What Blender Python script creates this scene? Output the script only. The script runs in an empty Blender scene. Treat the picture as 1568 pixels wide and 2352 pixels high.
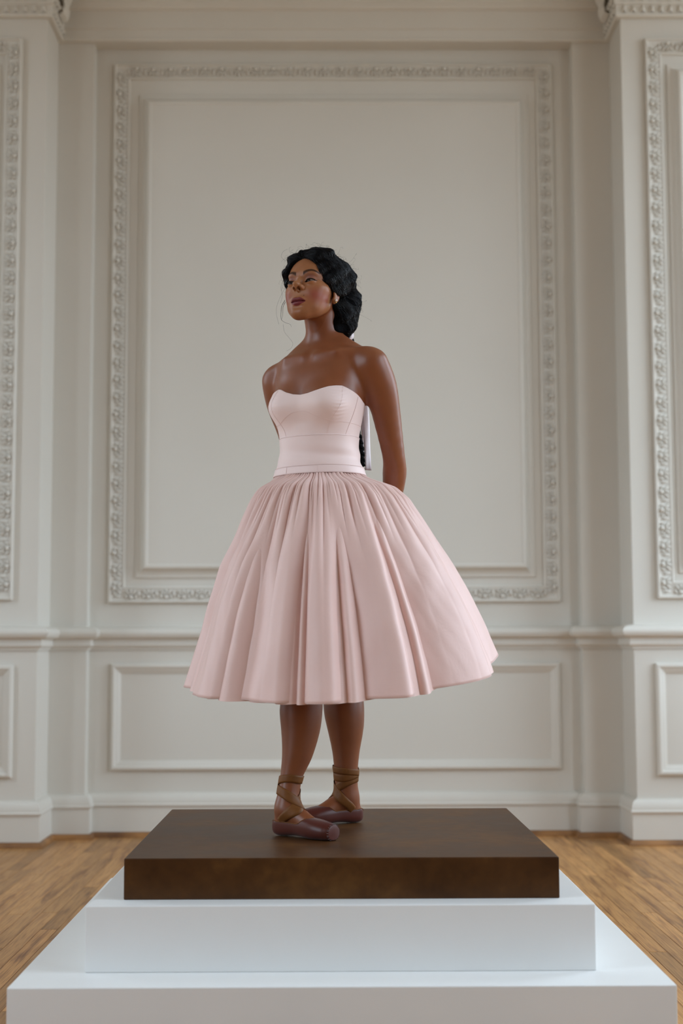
import bpy, bmesh, math, random
import numpy as np
from mathutils import Vector, Matrix, Euler
from mathutils.bvhtree import BVHTree

scene = bpy.context.scene
COL = scene.collection
RNG = random.Random(7)

# ------------------------------------------------------------------ camera
FPX, CX, CY = 3267.0, 784.0, 1176.0
PITCH, YAW, ROLL = math.atan(304 / FPX), 0.0073, 0.003
CAM = Vector((0.0, 0.0, 0.949))
fw = Vector((math.sin(YAW) * math.cos(PITCH), math.cos(YAW) * math.cos(PITCH), math.sin(PITCH)))
r0 = Vector((math.cos(YAW), -math.sin(YAW), 0))
u0 = r0.cross(fw)
rt = r0 * math.cos(ROLL) - u0 * math.sin(ROLL)
up = u0 * math.cos(ROLL) + r0 * math.sin(ROLL)
cam_data = bpy.data.cameras.new('camera')
cam = bpy.data.objects.new('camera', cam_data)
COL.objects.link(cam)
m = Matrix((rt, up, -fw)).transposed().to_4x4()
m.translation = CAM
cam.matrix_world = m
cam_data.sensor_fit = 'VERTICAL'
cam_data.sensor_height = 36.0
cam_data.sensor_width = 24.0
cam_data.lens = 36.0 * FPX / 2352.0
cam_data.clip_start = 0.05
cam_data.dof.use_dof = True
cam_data.dof.focus_distance = 4.13
cam_data.dof.aperture_fstop = 2.2
scene.camera = cam

# ------------------------------------------------------------------ sky and exposure
world = bpy.data.worlds.new('overcast_sky')
scene.world = world
world.use_nodes = True
wn = world.node_tree.nodes
wl = world.node_tree.links
wn.clear()
w_out = wn.new('ShaderNodeOutputWorld')
w_bg = wn.new('ShaderNodeBackground')
w_tc = wn.new('ShaderNodeTexCoord')
w_sep = wn.new('ShaderNodeSeparateXYZ')
w_rmp = wn.new('ShaderNodeValToRGB')
w_rmp.color_ramp.elements[0].position = 0.47
w_rmp.color_ramp.elements[0].color = (0.16, 0.15, 0.13, 1)      # streets and ground below the horizon
w_rmp.color_ramp.elements[1].position = 0.53
w_rmp.color_ramp.elements[1].color = (0.69, 0.845, 1.0, 1)       # overcast sky
w_add = wn.new('ShaderNodeMath'); w_add.operation = 'MULTIPLY_ADD'
w_add.inputs[1].default_value = 0.5; w_add.inputs[2].default_value = 0.5
wl.new(w_tc.outputs['Generated'], w_sep.inputs[0])
wl.new(w_sep.outputs['Z'], w_add.inputs[0])
wl.new(w_add.outputs[0], w_rmp.inputs[0])
wl.new(w_rmp.outputs[0], w_bg.inputs[0])
w_bg.inputs[1].default_value = 4.0
wl.new(w_bg.outputs[0], w_out.inputs[0])
scene.view_settings.view_transform = 'Standard'
scene.view_settings.look = 'None'
scene.view_settings.gamma = 1.0
scene.view_settings.use_curve_mapping = False
scene.view_settings.exposure = 1.05

ROOM_L, ROOM_R, ROOM_BACK, ROOM_H = -3.4, 3.4, -5.0, 5.0
# window openings: (side, y0, y1, z0, z1)
WINDOWS = [(+1, 4.8, 6.5, 0.95, 4.55), (+1, 2.1, 3.8, 0.95, 4.55), (+1, 0.1, 1.0, 0.95, 4.55),
           (-1, 4.9, 5.7, 0.95, 4.55), (-1, 1.0, 2.6, 0.95, 4.55)]
for s, ya, yb, za, zb in WINDOWS:
    ld = bpy.data.lights.new('window_portal', 'AREA')
    ld.shape = 'RECTANGLE'
    ld.size = zb - za
    ld.size_y = yb - ya
    ld.cycles.is_portal = True
    lo = bpy.data.objects.new('window_portal', ld)
    lo.location = ((ROOM_R if s > 0 else ROOM_L) + s * 0.02, (ya + yb) / 2, (za + zb) / 2)
    lo.rotation_euler = (0, s * math.pi / 2, 0)
    COL.objects.link(lo)

# ------------------------------------------------------------------ materials
def mat(name, base, rough=0.5, spec=0.5, var=None, scale=6.0, bump=0.0, bump_scale=200.0, coat=0.0,
        stretch=(1, 1, 1), detail=4.0, extra=None):
    """procedural Principled material; var = second colour mixed in by noise"""
    mt = bpy.data.materials.new(name)
    mt.use_nodes = True
    nt = mt.node_tree
    b = nt.nodes['Principled BSDF']
    b.inputs['Roughness'].default_value = rough
    b.inputs['Specular IOR Level'].default_value = spec
    b.inputs['Coat Weight'].default_value = coat
    b.inputs['Base Color'].default_value = (*base, 1)
    tc = nt.nodes.new('ShaderNodeTexCoord')
    mp = nt.nodes.new('ShaderNodeMapping')
    mp.inputs['Scale'].default_value = stretch
    nt.links.new(tc.outputs['Object'], mp.inputs[0])
    if var:
        nz = nt.nodes.new('ShaderNodeTexNoise')
        nz.inputs['Scale'].default_value = scale
        nz.inputs['Detail'].default_value = detail
        nt.links.new(mp.outputs[0], nz.inputs['Vector'])
        rp = nt.nodes.new('ShaderNodeValToRGB')
        rp.color_ramp.elements[0].position = 0.35
        rp.color_ramp.elements[1].position = 0.68
        rp.color_ramp.elements[0].color = (*base, 1)
        rp.color_ramp.elements[1].color = (*var, 1)
        nt.links.new(nz.outputs['Fac'], rp.inputs[0])
        nt.links.new(rp.outputs[0], b.inputs['Base Color'])
    if bump:
        n2 = nt.nodes.new('ShaderNodeTexNoise')
        n2.inputs['Scale'].default_value = bump_scale
        n2.inputs['Detail'].default_value = 5
        nt.links.new(mp.outputs[0], n2.inputs['Vector'])
        bp = nt.nodes.new('ShaderNodeBump')
        bp.inputs['Strength'].default_value = bump
        bp.inputs['Distance'].default_value = 0.004
        nt.links.new(n2.outputs['Fac'], bp.inputs['Height'])
        nt.links.new(bp.outputs[0], b.inputs['Normal'])
    return mt

M = {}
M['wall'] = mat('cream_wall_paint', (0.715, 0.675, 0.605), 0.55, 0.35, (0.69, 0.65, 0.58), 1.3, 0.06, 60)
M['trim'] = mat('cream_trim_paint', (0.725, 0.685, 0.615), 0.45, 0.4, (0.70, 0.66, 0.59), 2.0, 0.04, 90)
M['ceiling'] = mat('ceiling_paint', (0.78, 0.74, 0.67), 0.8, 0.2, (0.75, 0.71, 0.64), 1.0)
M['white'] = mat('white_plinth_paint', (0.875, 0.868, 0.85), 0.45, 0.4, (0.855, 0.848, 0.83), 3.0, 0.02, 120)
M['bounce_brown'] = mat('bounce_dimming_brown', (0.30, 0.20, 0.12), 0.5, 0.3, (0.24, 0.15, 0.09), 4.0, stretch=(6, 6, 1))  # brown added on the unseen rear wall to dim and warm its bounce

def wood_floor():
    mt = bpy.data.materials.new('oak_strip_floor')
    mt.use_nodes = True
    nt = mt.node_tree
    b = nt.nodes['Principled BSDF']
    b.inputs['Roughness'].default_value = 0.38
    b.inputs['Specular IOR Level'].default_value = 0.3
    oi = nt.nodes.new('ShaderNodeObjectInfo')
    tc = nt.nodes.new('ShaderNodeTexCoord')
    ad = nt.nodes.new('ShaderNodeVectorMath'); ad.operation = 'ADD'
    cmb = nt.nodes.new('ShaderNodeCombineXYZ')
    mu = nt.nodes.new('ShaderNodeMath'); mu.operation = 'MULTIPLY'; mu.inputs[1].default_value = 37.0
    nt.links.new(oi.outputs['Random'], mu.inputs[0])
    nt.links.new(mu.outputs[0], cmb.inputs[0]); nt.links.new(mu.outputs[0], cmb.inputs[1])
    nt.links.new(tc.outputs['Object'], ad.inputs[0]); nt.links.new(cmb.outputs[0], ad.inputs[1])
    mp = nt.nodes.new('ShaderNodeMapping'); mp.inputs['Scale'].default_value = (14, 1.1, 14)
    nt.links.new(ad.outputs[0], mp.inputs[0])
    nz = nt.nodes.new('ShaderNodeTexNoise'); nz.inputs['Scale'].default_value = 1.6
    nz.inputs['Detail'].default_value = 8; nz.inputs['Distortion'].default_value = 1.2
    nt.links.new(mp.outputs[0], nz.inputs['Vector'])
    rp = nt.nodes.new('ShaderNodeValToRGB')
    e = rp.color_ramp.elements
    e[0].position = 0.28; e[0].color = (0.22, 0.086, 0.024, 1)
    e[1].position = 0.75; e[1].color = (0.60, 0.315, 0.112, 1)
    mid = e.new(0.45); mid.color = (0.49, 0.242, 0.080, 1)
    nt.links.new(nz.outputs['Fac'], rp.inputs[0])
    hs = nt.nodes.new('ShaderNodeHueSaturation')
    mr = nt.nodes.new('ShaderNodeMapRange')
    mr.inputs['To Min'].default_value = 0.72; mr.inputs['To Max'].default_value = 1.22
    nt.links.new(oi.outputs['Random'], mr.inputs[0])
    nt.links.new(mr.outputs[0], hs.inputs['Value'])
    mp2 = nt.nodes.new('ShaderNodeMapping'); mp2.inputs['Scale'].default_value = (150, 4.0, 150)
    nt.links.new(ad.outputs[0], mp2.inputs[0])
    ng = nt.nodes.new('ShaderNodeTexNoise'); ng.inputs['Scale'].default_value = 1.5; ng.inputs['Detail'].default_value = 6; ng.inputs['Distortion'].default_value = .6
    nt.links.new(mp2.outputs[0], ng.inputs['Vector'])
    rg = nt.nodes.new('ShaderNodeValToRGB'); rg.color_ramp.elements[0].position = .32; rg.color_ramp.elements[1].position = .55
    rg.color_ramp.elements[0].color = (.58, .52, .48, 1); rg.color_ramp.elements[1].color = (1, 1, 1, 1)
    nt.links.new(ng.outputs['Fac'], rg.inputs[0])
    mg = nt.nodes.new('ShaderNodeMix'); mg.data_type = 'RGBA'; mg.blend_type = 'MULTIPLY'; mg.inputs[0].default_value = 1.0
    nt.links.new(rp.outputs[0], mg.inputs[6]); nt.links.new(rg.outputs[0], mg.inputs[7])
    nt.links.new(mg.outputs[2], hs.inputs['Color'])
    nt.links.new(hs.outputs[0], b.inputs['Base Color'])
    bp = nt.nodes.new('ShaderNodeBump'); bp.inputs['Strength'].default_value = 0.12; bp.inputs['Distance'].default_value = 0.002
    nt.links.new(nz.outputs['Fac'], bp.inputs['Height'])
    nt.links.new(bp.outputs[0], b.inputs['Normal'])
    return mt
M['floor'] = wood_floor()
M['shoe_wood'] = mat('stained_shoe_moulding', (0.40, 0.19, 0.065), 0.45, 0.4, (0.14, 0.06, 0.025), 5.0)
M['gap'] = mat('dark_subfloor', (0.05, 0.03, 0.015), 0.8, 0.2, (0.035, 0.02, 0.01), 5)

def patina():
    mt = bpy.data.materials.new('brown_patinated_wood')
    mt.use_nodes = True
    nt = mt.node_tree
    b = nt.nodes['Principled BSDF']
    b.inputs['Specular IOR Level'].default_value = 0.25
    tc = nt.nodes.new('ShaderNodeTexCoord')
    n1 = nt.nodes.new('ShaderNodeTexNoise'); n1.inputs['Scale'].default_value = 3.2; n1.inputs['Detail'].default_value = 7; n1.inputs['Roughness'].default_value = 0.62
    n2 = nt.nodes.new('ShaderNodeTexNoise'); n2.inputs['Scale'].default_value = 28; n2.inputs['Detail'].default_value = 6
    nt.links.new(tc.outputs['Object'], n1.inputs['Vector']); nt.links.new(tc.outputs['Object'], n2.inputs['Vector'])
    mx = nt.nodes.new('ShaderNodeMath'); mx.operation = 'MULTIPLY_ADD'; mx.inputs[1].default_value = 0.3
    nt.links.new(n2.outputs['Fac'], mx.inputs[0]); nt.links.new(n1.outputs['Fac'], mx.inputs[2])
    rp = nt.nodes.new('ShaderNodeValToRGB')
    e = rp.color_ramp.elements
    e[0].position = 0.48; e[0].color = (0.046, 0.0165, 0.0040, 1)
    e[1].position = 0.86; e[1].color = (0.130, 0.054, 0.012, 1)
    k = e.new(0.66); k.color = (0.074, 0.028, 0.0065, 1)
    nt.links.new(mx.outputs[0], rp.inputs[0]); nt.links.new(rp.outputs[0], b.inputs['Base Color'])
    r2 = nt.nodes.new('ShaderNodeMapRange'); r2.inputs['To Min'].default_value = 0.34; r2.inputs['To Max'].default_value = 0.55
    nt.links.new(n1.outputs['Fac'], r2.inputs[0]); nt.links.new(r2.outputs[0], b.inputs['Roughness'])
    bp = nt.nodes.new('ShaderNodeBump'); bp.inputs['Strength'].default_value = 0.08; bp.inputs['Distance'].default_value = 0.002
    nt.links.new(n2.outputs['Fac'], bp.inputs['Height']); nt.links.new(bp.outputs[0], b.inputs['Normal'])
    return mt
M['bronze'] = patina()

# ------------------------------------------------------------------ mesh helpers
def obj(name, verts, faces, material, parent=None, smooth=False, label=None, category=None, kind=None, group=None):
    me = bpy.data.meshes.new(name)
    me.from_pydata([tuple(v) for v in verts], [], [tuple(f) for f in faces])
    me.update()
    if smooth:
        me.polygons.foreach_set('use_smooth', [True] * len(me.polygons))
    if material: me.materials.append(material)
    return link(name, me, parent, label, category, kind, group)

def link(name, me, parent=None, label=None, category=None, kind=None, group=None):
    o = bpy.data.objects.new(name, me)
    COL.objects.link(o)
    if parent: o.parent = parent
    if label: o['label'] = label
    if category: o['category'] = category
    if kind: o['kind'] = kind
    if group: o['group'] = group
    return o

def bm_to(name, bm, material, parent=None, smooth=False, **k):
    bmesh.ops.recalc_face_normals(bm, faces=bm.faces)
    me = bpy.data.meshes.new(name)
    bm.to_mesh(me); bm.free()
    if smooth: me.polygons.foreach_set('use_smooth', [True] * len(me.polygons))
    if material: me.materials.append(material)
    return link(name, me, parent, **k)

def box_bm(x0, x1, y0, y1, z0, z1, bevel=0.0, seg=2):
    bm = bmesh.new()
    bmesh.ops.create_cube(bm, size=1.0)
    for v in bm.verts:
        v.co = Vector((x0 + (v.co.x + .5) * (x1 - x0), y0 + (v.co.y + .5) * (y1 - y0), z0 + (v.co.z + .5) * (z1 - z0)))
    if bevel:
        bmesh.ops.bevel(bm, geom=list(bm.edges), offset=bevel, segments=seg, affect='EDGES', profile=0.6)
    return bm

def sweep_plan(name, path, profile, material, **k):
    """profile [(out, z)] swept along a plan polyline [(x, y)]; the room lies on the right-hand side going left to right (towards -y)"""
    n = len(path); verts = []; faces = []
    P = [Vector(p) for p in path]
    dirs = [(P[i + 1] - P[i]).normalized() for i in range(n - 1)]
    nor = [Vector((d.y, -d.x)) for d in dirs]
    for i in range(n):
        if i == 0: off = nor[0]
        elif i == n - 1: off = nor[-1]
        else:
            a, b = nor[i - 1], nor[i]
            off = (a + b) / max(1e-6, 1 + a.dot(b))
        for (o, z) in profile:
            verts.append((P[i].x + off.x * o, P[i].y + off.y * o, z))
    q = len(profile)
    for i in range(n - 1):
        for j in range(q):
            j2 = (j + 1) % q
            faces.append((i * q + j, i * q + j2, (i + 1) * q + j2, (i + 1) * q + j))
    faces.append(tuple(range(q))); faces.append(tuple(range((n - 1) * q, n * q))[::-1])
    bm = bmesh.new()
    vs = [bm.verts.new(v) for v in verts]
    for f in faces: bm.faces.new([vs[j] for j in f])
    return bm_to(name, bm, material, **k)

def sweep_frame(name, x0, x1, z0, z1, y, profile, material, **k):
    """closed rectangular frame on a wall facing -y; profile [(inward, out)]"""
    verts = []; faces = []
    cs = [(x0, z0, 1, 1), (x1, z0, -1, 1), (x1, z1, -1, -1), (x0, z1, 1, -1)]
    q = len(profile)
    for (cx, cz, sx, sz) in cs:
        for (w, o) in profile:
            verts.append((cx + sx * w, y - o, cz + sz * w))
    for i in range(4):
        i2 = (i + 1) % 4
        for j in range(q):
            j2 = (j + 1) % q
            faces.append((i * q + j, i * q + j2, i2 * q + j2, i2 * q + j))
    bm = bmesh.new()
    vs = [bm.verts.new(v) for v in verts]
    for f in faces: bm.faces.new([vs[j] for j in f])
    return bm_to(name, bm, material, **k)

# ------------------------------------------------------------------ room shell
YR, YS, YP = 7.22, 7.14, 6.85            # recess, strip and pilaster planes
XC = 0.02
RX0, RX1, PX0, PX1 = -1.222, 1.256, -1.408, 1.452
PLAN = [(ROOM_L, YP), (PX0, YP), (PX0, YS), (RX0, YS), (RX0, YR), (RX1, YR), (RX1, YS), (PX1, YS), (PX1, YP), (ROOM_R, YP)]

bm = bmesh.new()
loop = PLAN + [(ROOM_R, 7.6), (ROOM_L, 7.6)]
lo_ = [bm.verts.new((x, y, 0)) for x, y in loop]
hi_ = [bm.verts.new((x, y, ROOM_H)) for x, y in loop]
for i in range(len(loop)):
    j = (i + 1) % len(loop)
    bm.faces.new((lo_[i], lo_[j], hi_[j], hi_[i]))
bm.faces.new(lo_); bm.faces.new(hi_)
wall_back = bm_to('wall_back', bm, M['wall'], kind='structure', label='cream panelled wall with shallow central recess behind the dancer', category='wall')

def side_wall(name, s, wins):
    X = ROOM_R if s > 0 else ROOM_L
    bm = bmesh.new()
    def add(ya, yb, za, zb, t0=0.0, t1=0.3):
        b2 = box_bm(min(X + s * t0, X + s * t1), max(X + s * t0, X + s * t1), ya, yb, za, zb)
        me = bpy.data.meshes.new('t'); b2.to_mesh(me); b2.free(); bm.from_mesh(me); bpy.data.meshes.remove(me)
    ys = sorted((w[1], w[2]) for w in wins)
    z0, z1 = wins[0][3], wins[0][4]
    y = ROOM_BACK
    for a, b in ys:
        add(y, a, 0, ROOM_H); add(a, b, 0, z0); add(a, b, z1, ROOM_H); y = b
    add(y, 7.6, 0, ROOM_H)
    return bm_to(name, bm, M['wall'], kind='structure', label='plain cream side wall with tall windows', category='wall')
side_wall('wall_right', 1, [w for w in WINDOWS if w[0] > 0])
side_wall('wall_left', -1, [w for w in WINDOWS if w[0] < 0])
bm_to('wall_front', box_bm(ROOM_L, ROOM_R, ROOM_BACK - 0.2, ROOM_BACK, 0, ROOM_H), M['bounce_brown'], kind='structure', label='unseen wall behind the camera, coloured brown to dim and warm bounced light', category='wall')
bm_to('ceiling', box_bm(ROOM_L, ROOM_R, ROOM_BACK, 7.6, ROOM_H, ROOM_H + 0.2), M['ceiling'], kind='structure', label='plain cream ceiling', category='ceiling')
# window frames with glazing bars
for wi, (s, ya, yb, za, zb) in enumerate(WINDOWS):
    X = (ROOM_R if s > 0 else ROOM_L) + s * 0.12
    wnd = sweep = bpy.data.objects.new('window_%d' % (wi + 1), None)
    COL.objects.link(wnd); wnd['kind'] = 'structure'; wnd['label'] = 'tall white sash window in the side wall'; wnd['category'] = 'window'
    wnd.location = (X, (ya + yb) / 2, za)
    def bar(nm, y0, y1, z0, z1, d=0.03):
        b = box_bm(-d, d, y0 - (ya + yb) / 2, y1 - (ya + yb) / 2, z0 - za, z1 - za, 0.006, 1)
        bm_to(nm, b, M['trim'], parent=wnd)
    bar('frame', ya, ya + .06, za, zb); bar('frame', yb - .06, yb, za, zb)
    bar('frame', ya, yb, za, za + .07); bar('frame', ya, yb, zb - .07, zb)
    bar('meeting_rail', ya, yb, (za + zb) / 2 - .03, (za + zb) / 2 + .03)
    bar('glazing_bar', (ya + yb) / 2 - .015, (ya + yb) / 2 + .015, za, zb, 0.015)

# floor: sub-floor slab and oak boards
floor = bm_to('floor', box_bm(ROOM_L, ROOM_R, ROOM_BACK, 7.6, -0.2, -0.006), M['floor'], kind='structure', label='oak strip floor with worn golden brown boards', category='floor')
BW = 0.0575
x = -2.3
boards = 0
LOWX0, LOWX1, LOWY0, LOWY1 = -0.752, 0.799, 3.38, 4.94
def board(x0, x1, y0, y1):
    cx, cy = (x0 + x1) / 2, (y0 + y1) / 2
    hw, hl = (x1 - x0) / 2 - 0.0004, (y1 - y0) / 2 - 0.0006
    c = 0.0012
    v = [(-hw, -hl, -.006), (hw, -hl, -.006), (hw, hl, -.006), (-hw, hl, -.006),
         (-hw, -hl, -c), (hw, -hl, -c), (hw, hl, -c), (-hw, hl, -c),
         (-hw + c, -hl + c, 0), (hw - c, -hl + c, 0), (hw - c, hl - c, 0), (-hw + c, hl - c, 0)]
    f = [(0, 1, 5, 4), (1, 2, 6, 5), (2, 3, 7, 6), (3, 0, 4, 7), (4, 5, 9, 8), (5, 6, 10, 9), (6, 7, 11, 10), (7, 4, 8, 11), (8, 9, 10, 11)]
    o = obj('floor_board', v, f, M['floor'], parent=floor)
    o.location = (cx, cy, 0)
rest_v, rest_f = [], []
while x < 2.3:
    y = 2.6 - RNG.random() * 1.5
    while y < 7.2:
        L = RNG.uniform(0.75, 2.1)
        y1 = min(y + L, 7.22)
        inside = x > LOWX0 + .05 and x + BW < LOWX1 - .05 and y > LOWY0 and y1 < LOWY1
        if not inside and y1 > 2.9:
            board(x, x + BW, y, y1); boards += 1
        y = y1
        if y1 >= 7.22: break
    x += BW
print('boards', boards)

# swept mouldings
def ovolo(o0, z0, o1, z1, n=5, convex=True):
    out = []
    for i in range(n + 1):
        t = i / n * math.pi / 2
        if convex: out.append((o0 + (o1 - o0) * math.sin(t), z0 + (z1 - z0) * (1 - math.cos(t))))
        else: out.append((o0 + (o1 - o0) * (1 - math.cos(t)), z0 + (z1 - z0) * math.sin(t)))
    return out
base_prof = [(-0.01, 0.025), (0.030, 0.025), (0.030, 0.146), (0.038, 0.150), (0.040, 0.158), (0.036, 0.163)] + ovolo(0.034, 0.164, 0.006, 0.212, 6, False) + [(0.006, 0.216), (-0.01, 0.216)]
sweep_plan('baseboard_back', PLAN, base_prof, M['trim'], kind='structure', label='tall cream baseboard with sloped cap along the panelled wall', category='baseboard')
shoe_prof = [(-0.0, 0.0), (0.050, 0.0)] + [(0.030 + 0.020 * math.cos(a), 0.024 * math.sin(a)) for a in (0.3, 0.7, 1.1, 1.5)] + [(0.0, 0.0245)]
sweep_plan('trim_1', PLAN, shoe_prof, M['shoe_wood'], kind='structure', label='thin stained wood shoe moulding where wall meets floor', category='trim')
rail_prof = [(-0.01, 0.925), (0.010, 0.925), (0.010, 0.934)] + ovolo(0.012, 0.936, 0.026, 0.952, 4) + [(0.024, 0.956), (0.024, 0.975)] + ovolo(0.026, 0.978, 0.060, 1.000, 5) + \
    [(0.063, 1.002), (0.063, 1.012)] + ovolo(0.063, 1.012, 0.006, 1.040, 5, False) + [(-0.01, 1.042)]
sweep_plan('trim_2', PLAN, rail_prof, M['trim'], kind='structure', label='cream chair rail running across the panelled wall', category='trim')
ENT = 4.062
ent_prof = [(-0.01, ENT), (0.024, ENT), (0.030, ENT + .006), (0.030, ENT + .016), (0.026, ENT + .020), (0.026, ENT + .060), (0.034, ENT + .064), (0.036, ENT + .155)] + ovolo(0.038, ENT + .158, 0.065, ENT + .182, 4) + \
    [(0.07, ENT + .186), (0.07, ENT + .26)] + ovolo(0.075, ENT + .265, 0.18, ENT + .36, 6) + [(0.185, ENT + .365), (0.185, ENT + .42), (-0.01, ENT + .43)]
PLAN_TOP = [(ROOM_L, YP), (PX0, YP), (PX0, YS), (PX1, YS), (PX1, YP), (ROOM_R, YP)]
trim_3 = sweep_plan('trim_3', PLAN_TOP, [(-0.09 if o < 0 else o, z) for o, z in ent_prof], M['trim'], kind='structure', label='cream entablature moulding crossing the top of the wall', category='trim')

# ornate picture-frame mouldings with carved pieces
def carved_piece():
    """one carved unit: a bead at the outer side and a spread leaf towards the inner side, local x along the frame, y inward, z out"""
    bm = bmesh.new()
    def blob(cx, cy, cz, rx, ry, rz, rot=0, u=8, v=3):
        mtx = Matrix.Translation((cx, cy, cz)) @ Matrix.Rotation(rot, 4, 'Z') @ Matrix.Diagonal((rx, ry, rz, 1))
        ring = []
        for j in range(v):
            el = (j / v) * math.pi / 2
            ring.append([bm.verts.new(mtx @ Vector((math.cos(el) * math.cos(a), math.cos(el) * math.sin(a), math.sin(el)))) for a in [i * 2 * math.pi / u for i in range(u)]])
        top = bm.verts.new(mtx @ Vector((0, 0, 1)))
        for j in range(v - 1):
            for i in range(u):
                bm.faces.new((ring[j][i], ring[j][(i + 1) % u], ring[j + 1][(i + 1) % u], ring[j + 1][i]))
        for i in range(u): bm.faces.new((ring[-1][i], ring[-1][(i + 1) % u], top))
    blob(0, 0.013, 0.008, 0.013, 0.011, 0.016)
    blob(-0.024, 0.016, 0.008, 0.006, 0.012, 0.009, 0.3)
    blob(0.024, 0.016, 0.008, 0.006, 0.012, 0.009, -0.3)
    blob(-0.016, 0.036, 0.006, 0.006, 0.020, 0.010, 0.7, 6, 2)
    blob(0.016, 0.036, 0.006, 0.006, 0.020, 0.010, -0.7, 6, 2)
    blob(0, 0.040, 0.006, 0.006, 0.016, 0.012, 0, 6, 2)
    blob(0.040, 0.030, 0.006, 0.007, 0.020, 0.008, 0, 6, 2)
    for v in bm.verts: v.co.z *= .78
    me = bpy.data.meshes.new('carved_leaf'); bm.to_mesh(me); bm.free()
    me.polygons.foreach_set('use_smooth', [True] * len(me.polygons))
    me.materials.append(M['trim'])
    return me
CARVE = carved_piece()
def carve_edge(parent, a, b, inward, y, n, o0=0.012):
    """row of carved pieces from a to b (x, z) on a wall facing -y"""
    a, b = Vector(a), Vector(b)
    d = (b - a).normalized(); iw = Vector(inward)
    for i in range(n):
        p = a.lerp(b, (i + .5) / n)
        o = link('carved_leaf', CARVE, parent)
        mx = Matrix(((d.x, iw.x, 0), (0, 0, -1), (d.y, iw.y, 0)))   # columns: along, inward, out
        if mx.determinant() < 0:
            mx = Matrix(((-d.x, iw.x, 0), (0, 0, -1), (-d.y, iw.y, 0)))
        mm = mx.to_4x4(); mm.translation = Vector((p.x, y - o0, p.y))
        o.matrix_world = mm
frame_prof = [(0, -0.01), (0, 0.020), (0.004, 0.024), (0.010, 0.024), (0.014, 0.016), (0.03, 0.013), (0.055, 0.010), (0.070, 0.012), (0.076, 0.015), (0.082, 0.012), (0.084, -0.01)]
def ornate(idx, x0, x1, z0, z1, y, label, edges, step=0.0885):
    t = sweep_frame('trim_%d' % idx, x0, x1, z0, z1, y, frame_prof, M['trim'], kind='structure', label=label, category='trim')
    w = 0.016
    if 'l' in edges: carve_edge(t, (x0 + w, z0 + .03), (x0 + w, z1 - .03), (1, 0), y, round((z1 - z0 - .06) / step))
    if 'r' in edges: carve_edge(t, (x1 - w, z0 + .03), (x1 - w, z1 - .03), (-1, 0), y, round((z1 - z0 - .06) / step))
    if 'b' in edges: carve_edge(t, (x0 + .07, z0 + w), (x1 - .07, z0 + w), (0, 1), y, round((x1 - x0 - .14) / step))
    if 't' in edges: carve_edge(t, (x0 + .07, z1 - w), (x1 - .07, z1 - w), (0, -1), y, round((x1 - x0 - .14) / step))
    return t
ornate(4, -1.128, 1.160, 1.160, 3.978, YR, 'large carved plaster frame on the central wall recess', 'lrbt')
ornate(5, -2.35, -1.528, 1.164, 3.955, YP, 'carved plaster frame on the wall bay at left edge', 'lrbt')
ornate(6, 1.568, 2.39, 1.164, 3.955, YP, 'carved plaster frame on the wall bay at right edge', 'lrbt')
# inner raised panels
panel_prof = [(-0.050, -0.01), (-0.050, 0.006), (-0.044, 0.010), (-0.036, 0.010), (-0.026, 0.013), (-0.014, 0.022), (-0.004, 0.040), (0, 0.046), (0.012, 0.048), (0.02, 0.044), (0.02, -0.01)]
def panel(idx, x0, x1, z0, z1, y, label):
    t = sweep_frame('trim_%d' % idx, x0, x1, z0, z1, y, panel_prof, M['trim'], kind='structure', label=label, category='trim')
    bm_to('raised_panel', box_bm(x0 + .018, x1 - .018, y - .043, y + .01, z0 + .018, z1 - .018), M['wall'], parent=t)
panel(7, -0.945, 0.985, 1.335, 3.765, YR, 'raised plain panel inside the central carved frame')
panel(8, -2.20, -1.685, 1.335, 3.775, YP, 'raised plain panel inside the left carved frame')
panel(9, 1.725, 2.24, 1.335, 3.775, YP, 'raised plain panel inside the right carved frame')
# dado frames below the rail
dado_prof = [(0, -0.01), (0, 0.012), (0.004, 0.020), (0.012, 0.024), (0.020, 0.023), (0.026, 0.016), (0.036, 0.012), (0.046, 0.006), (0.050, 0.004), (0.052, -0.01)]
def dado(idx, x0, x1, y, label):
    sweep_frame('trim_%d' % idx, x0, x1, 0.322, 0.856, y, dado_prof, M['trim'], kind='structure', label=label, category='trim')
dado(10, -1.110, 1.152, YR, 'wide rectangular moulding frame below the chair rail in the recess')
dado(11, -2.35, -1.517, YP, 'rectangular moulding frame below the chair rail at left edge')
dado(12, 1.549, 2.39, YP, 'rectangular moulding frame below the chair rail at right edge')
# small carved leaves on the entablature over the bays and their returns, and carved brackets in the corners
def small_leaf():
    v = [(-.016, 0, 0), (.016, 0, 0), (0, -.012, .006), (-.010, .003, .030), (.010, .003, .030), (0, -.004, .040), (0, -.018, .022)]
    f = [(0, 2, 6), (2, 1, 6), (0, 6, 3), (1, 4, 6), (3, 6, 5), (6, 4, 5)]
    me = bpy.data.meshes.new('cornice_leaf'); me.from_pydata(v, [], f); me.materials.append(M['trim']); return me
LEAF = small_leaf()
for s, px in ((-1, PX0), (1, PX1)):
    for row, (o, z) in enumerate(((0.026, ENT + .020), (0.034, ENT + .078))):
        for i in range(16):
            l = link('cornice_leaf', LEAF, trim_3)
            l.location = (px + s * (0.03 + i * 0.046) - s * o * 0.6, YP - o, z)
        for i in range(6):
            l = link('cornice_leaf', LEAF, trim_3)
            l.location = (px - s * o, YP - o + .03 + i * 0.046, z)
            l.rotation_euler = (0, 0, -s * math.pi / 2)
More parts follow.
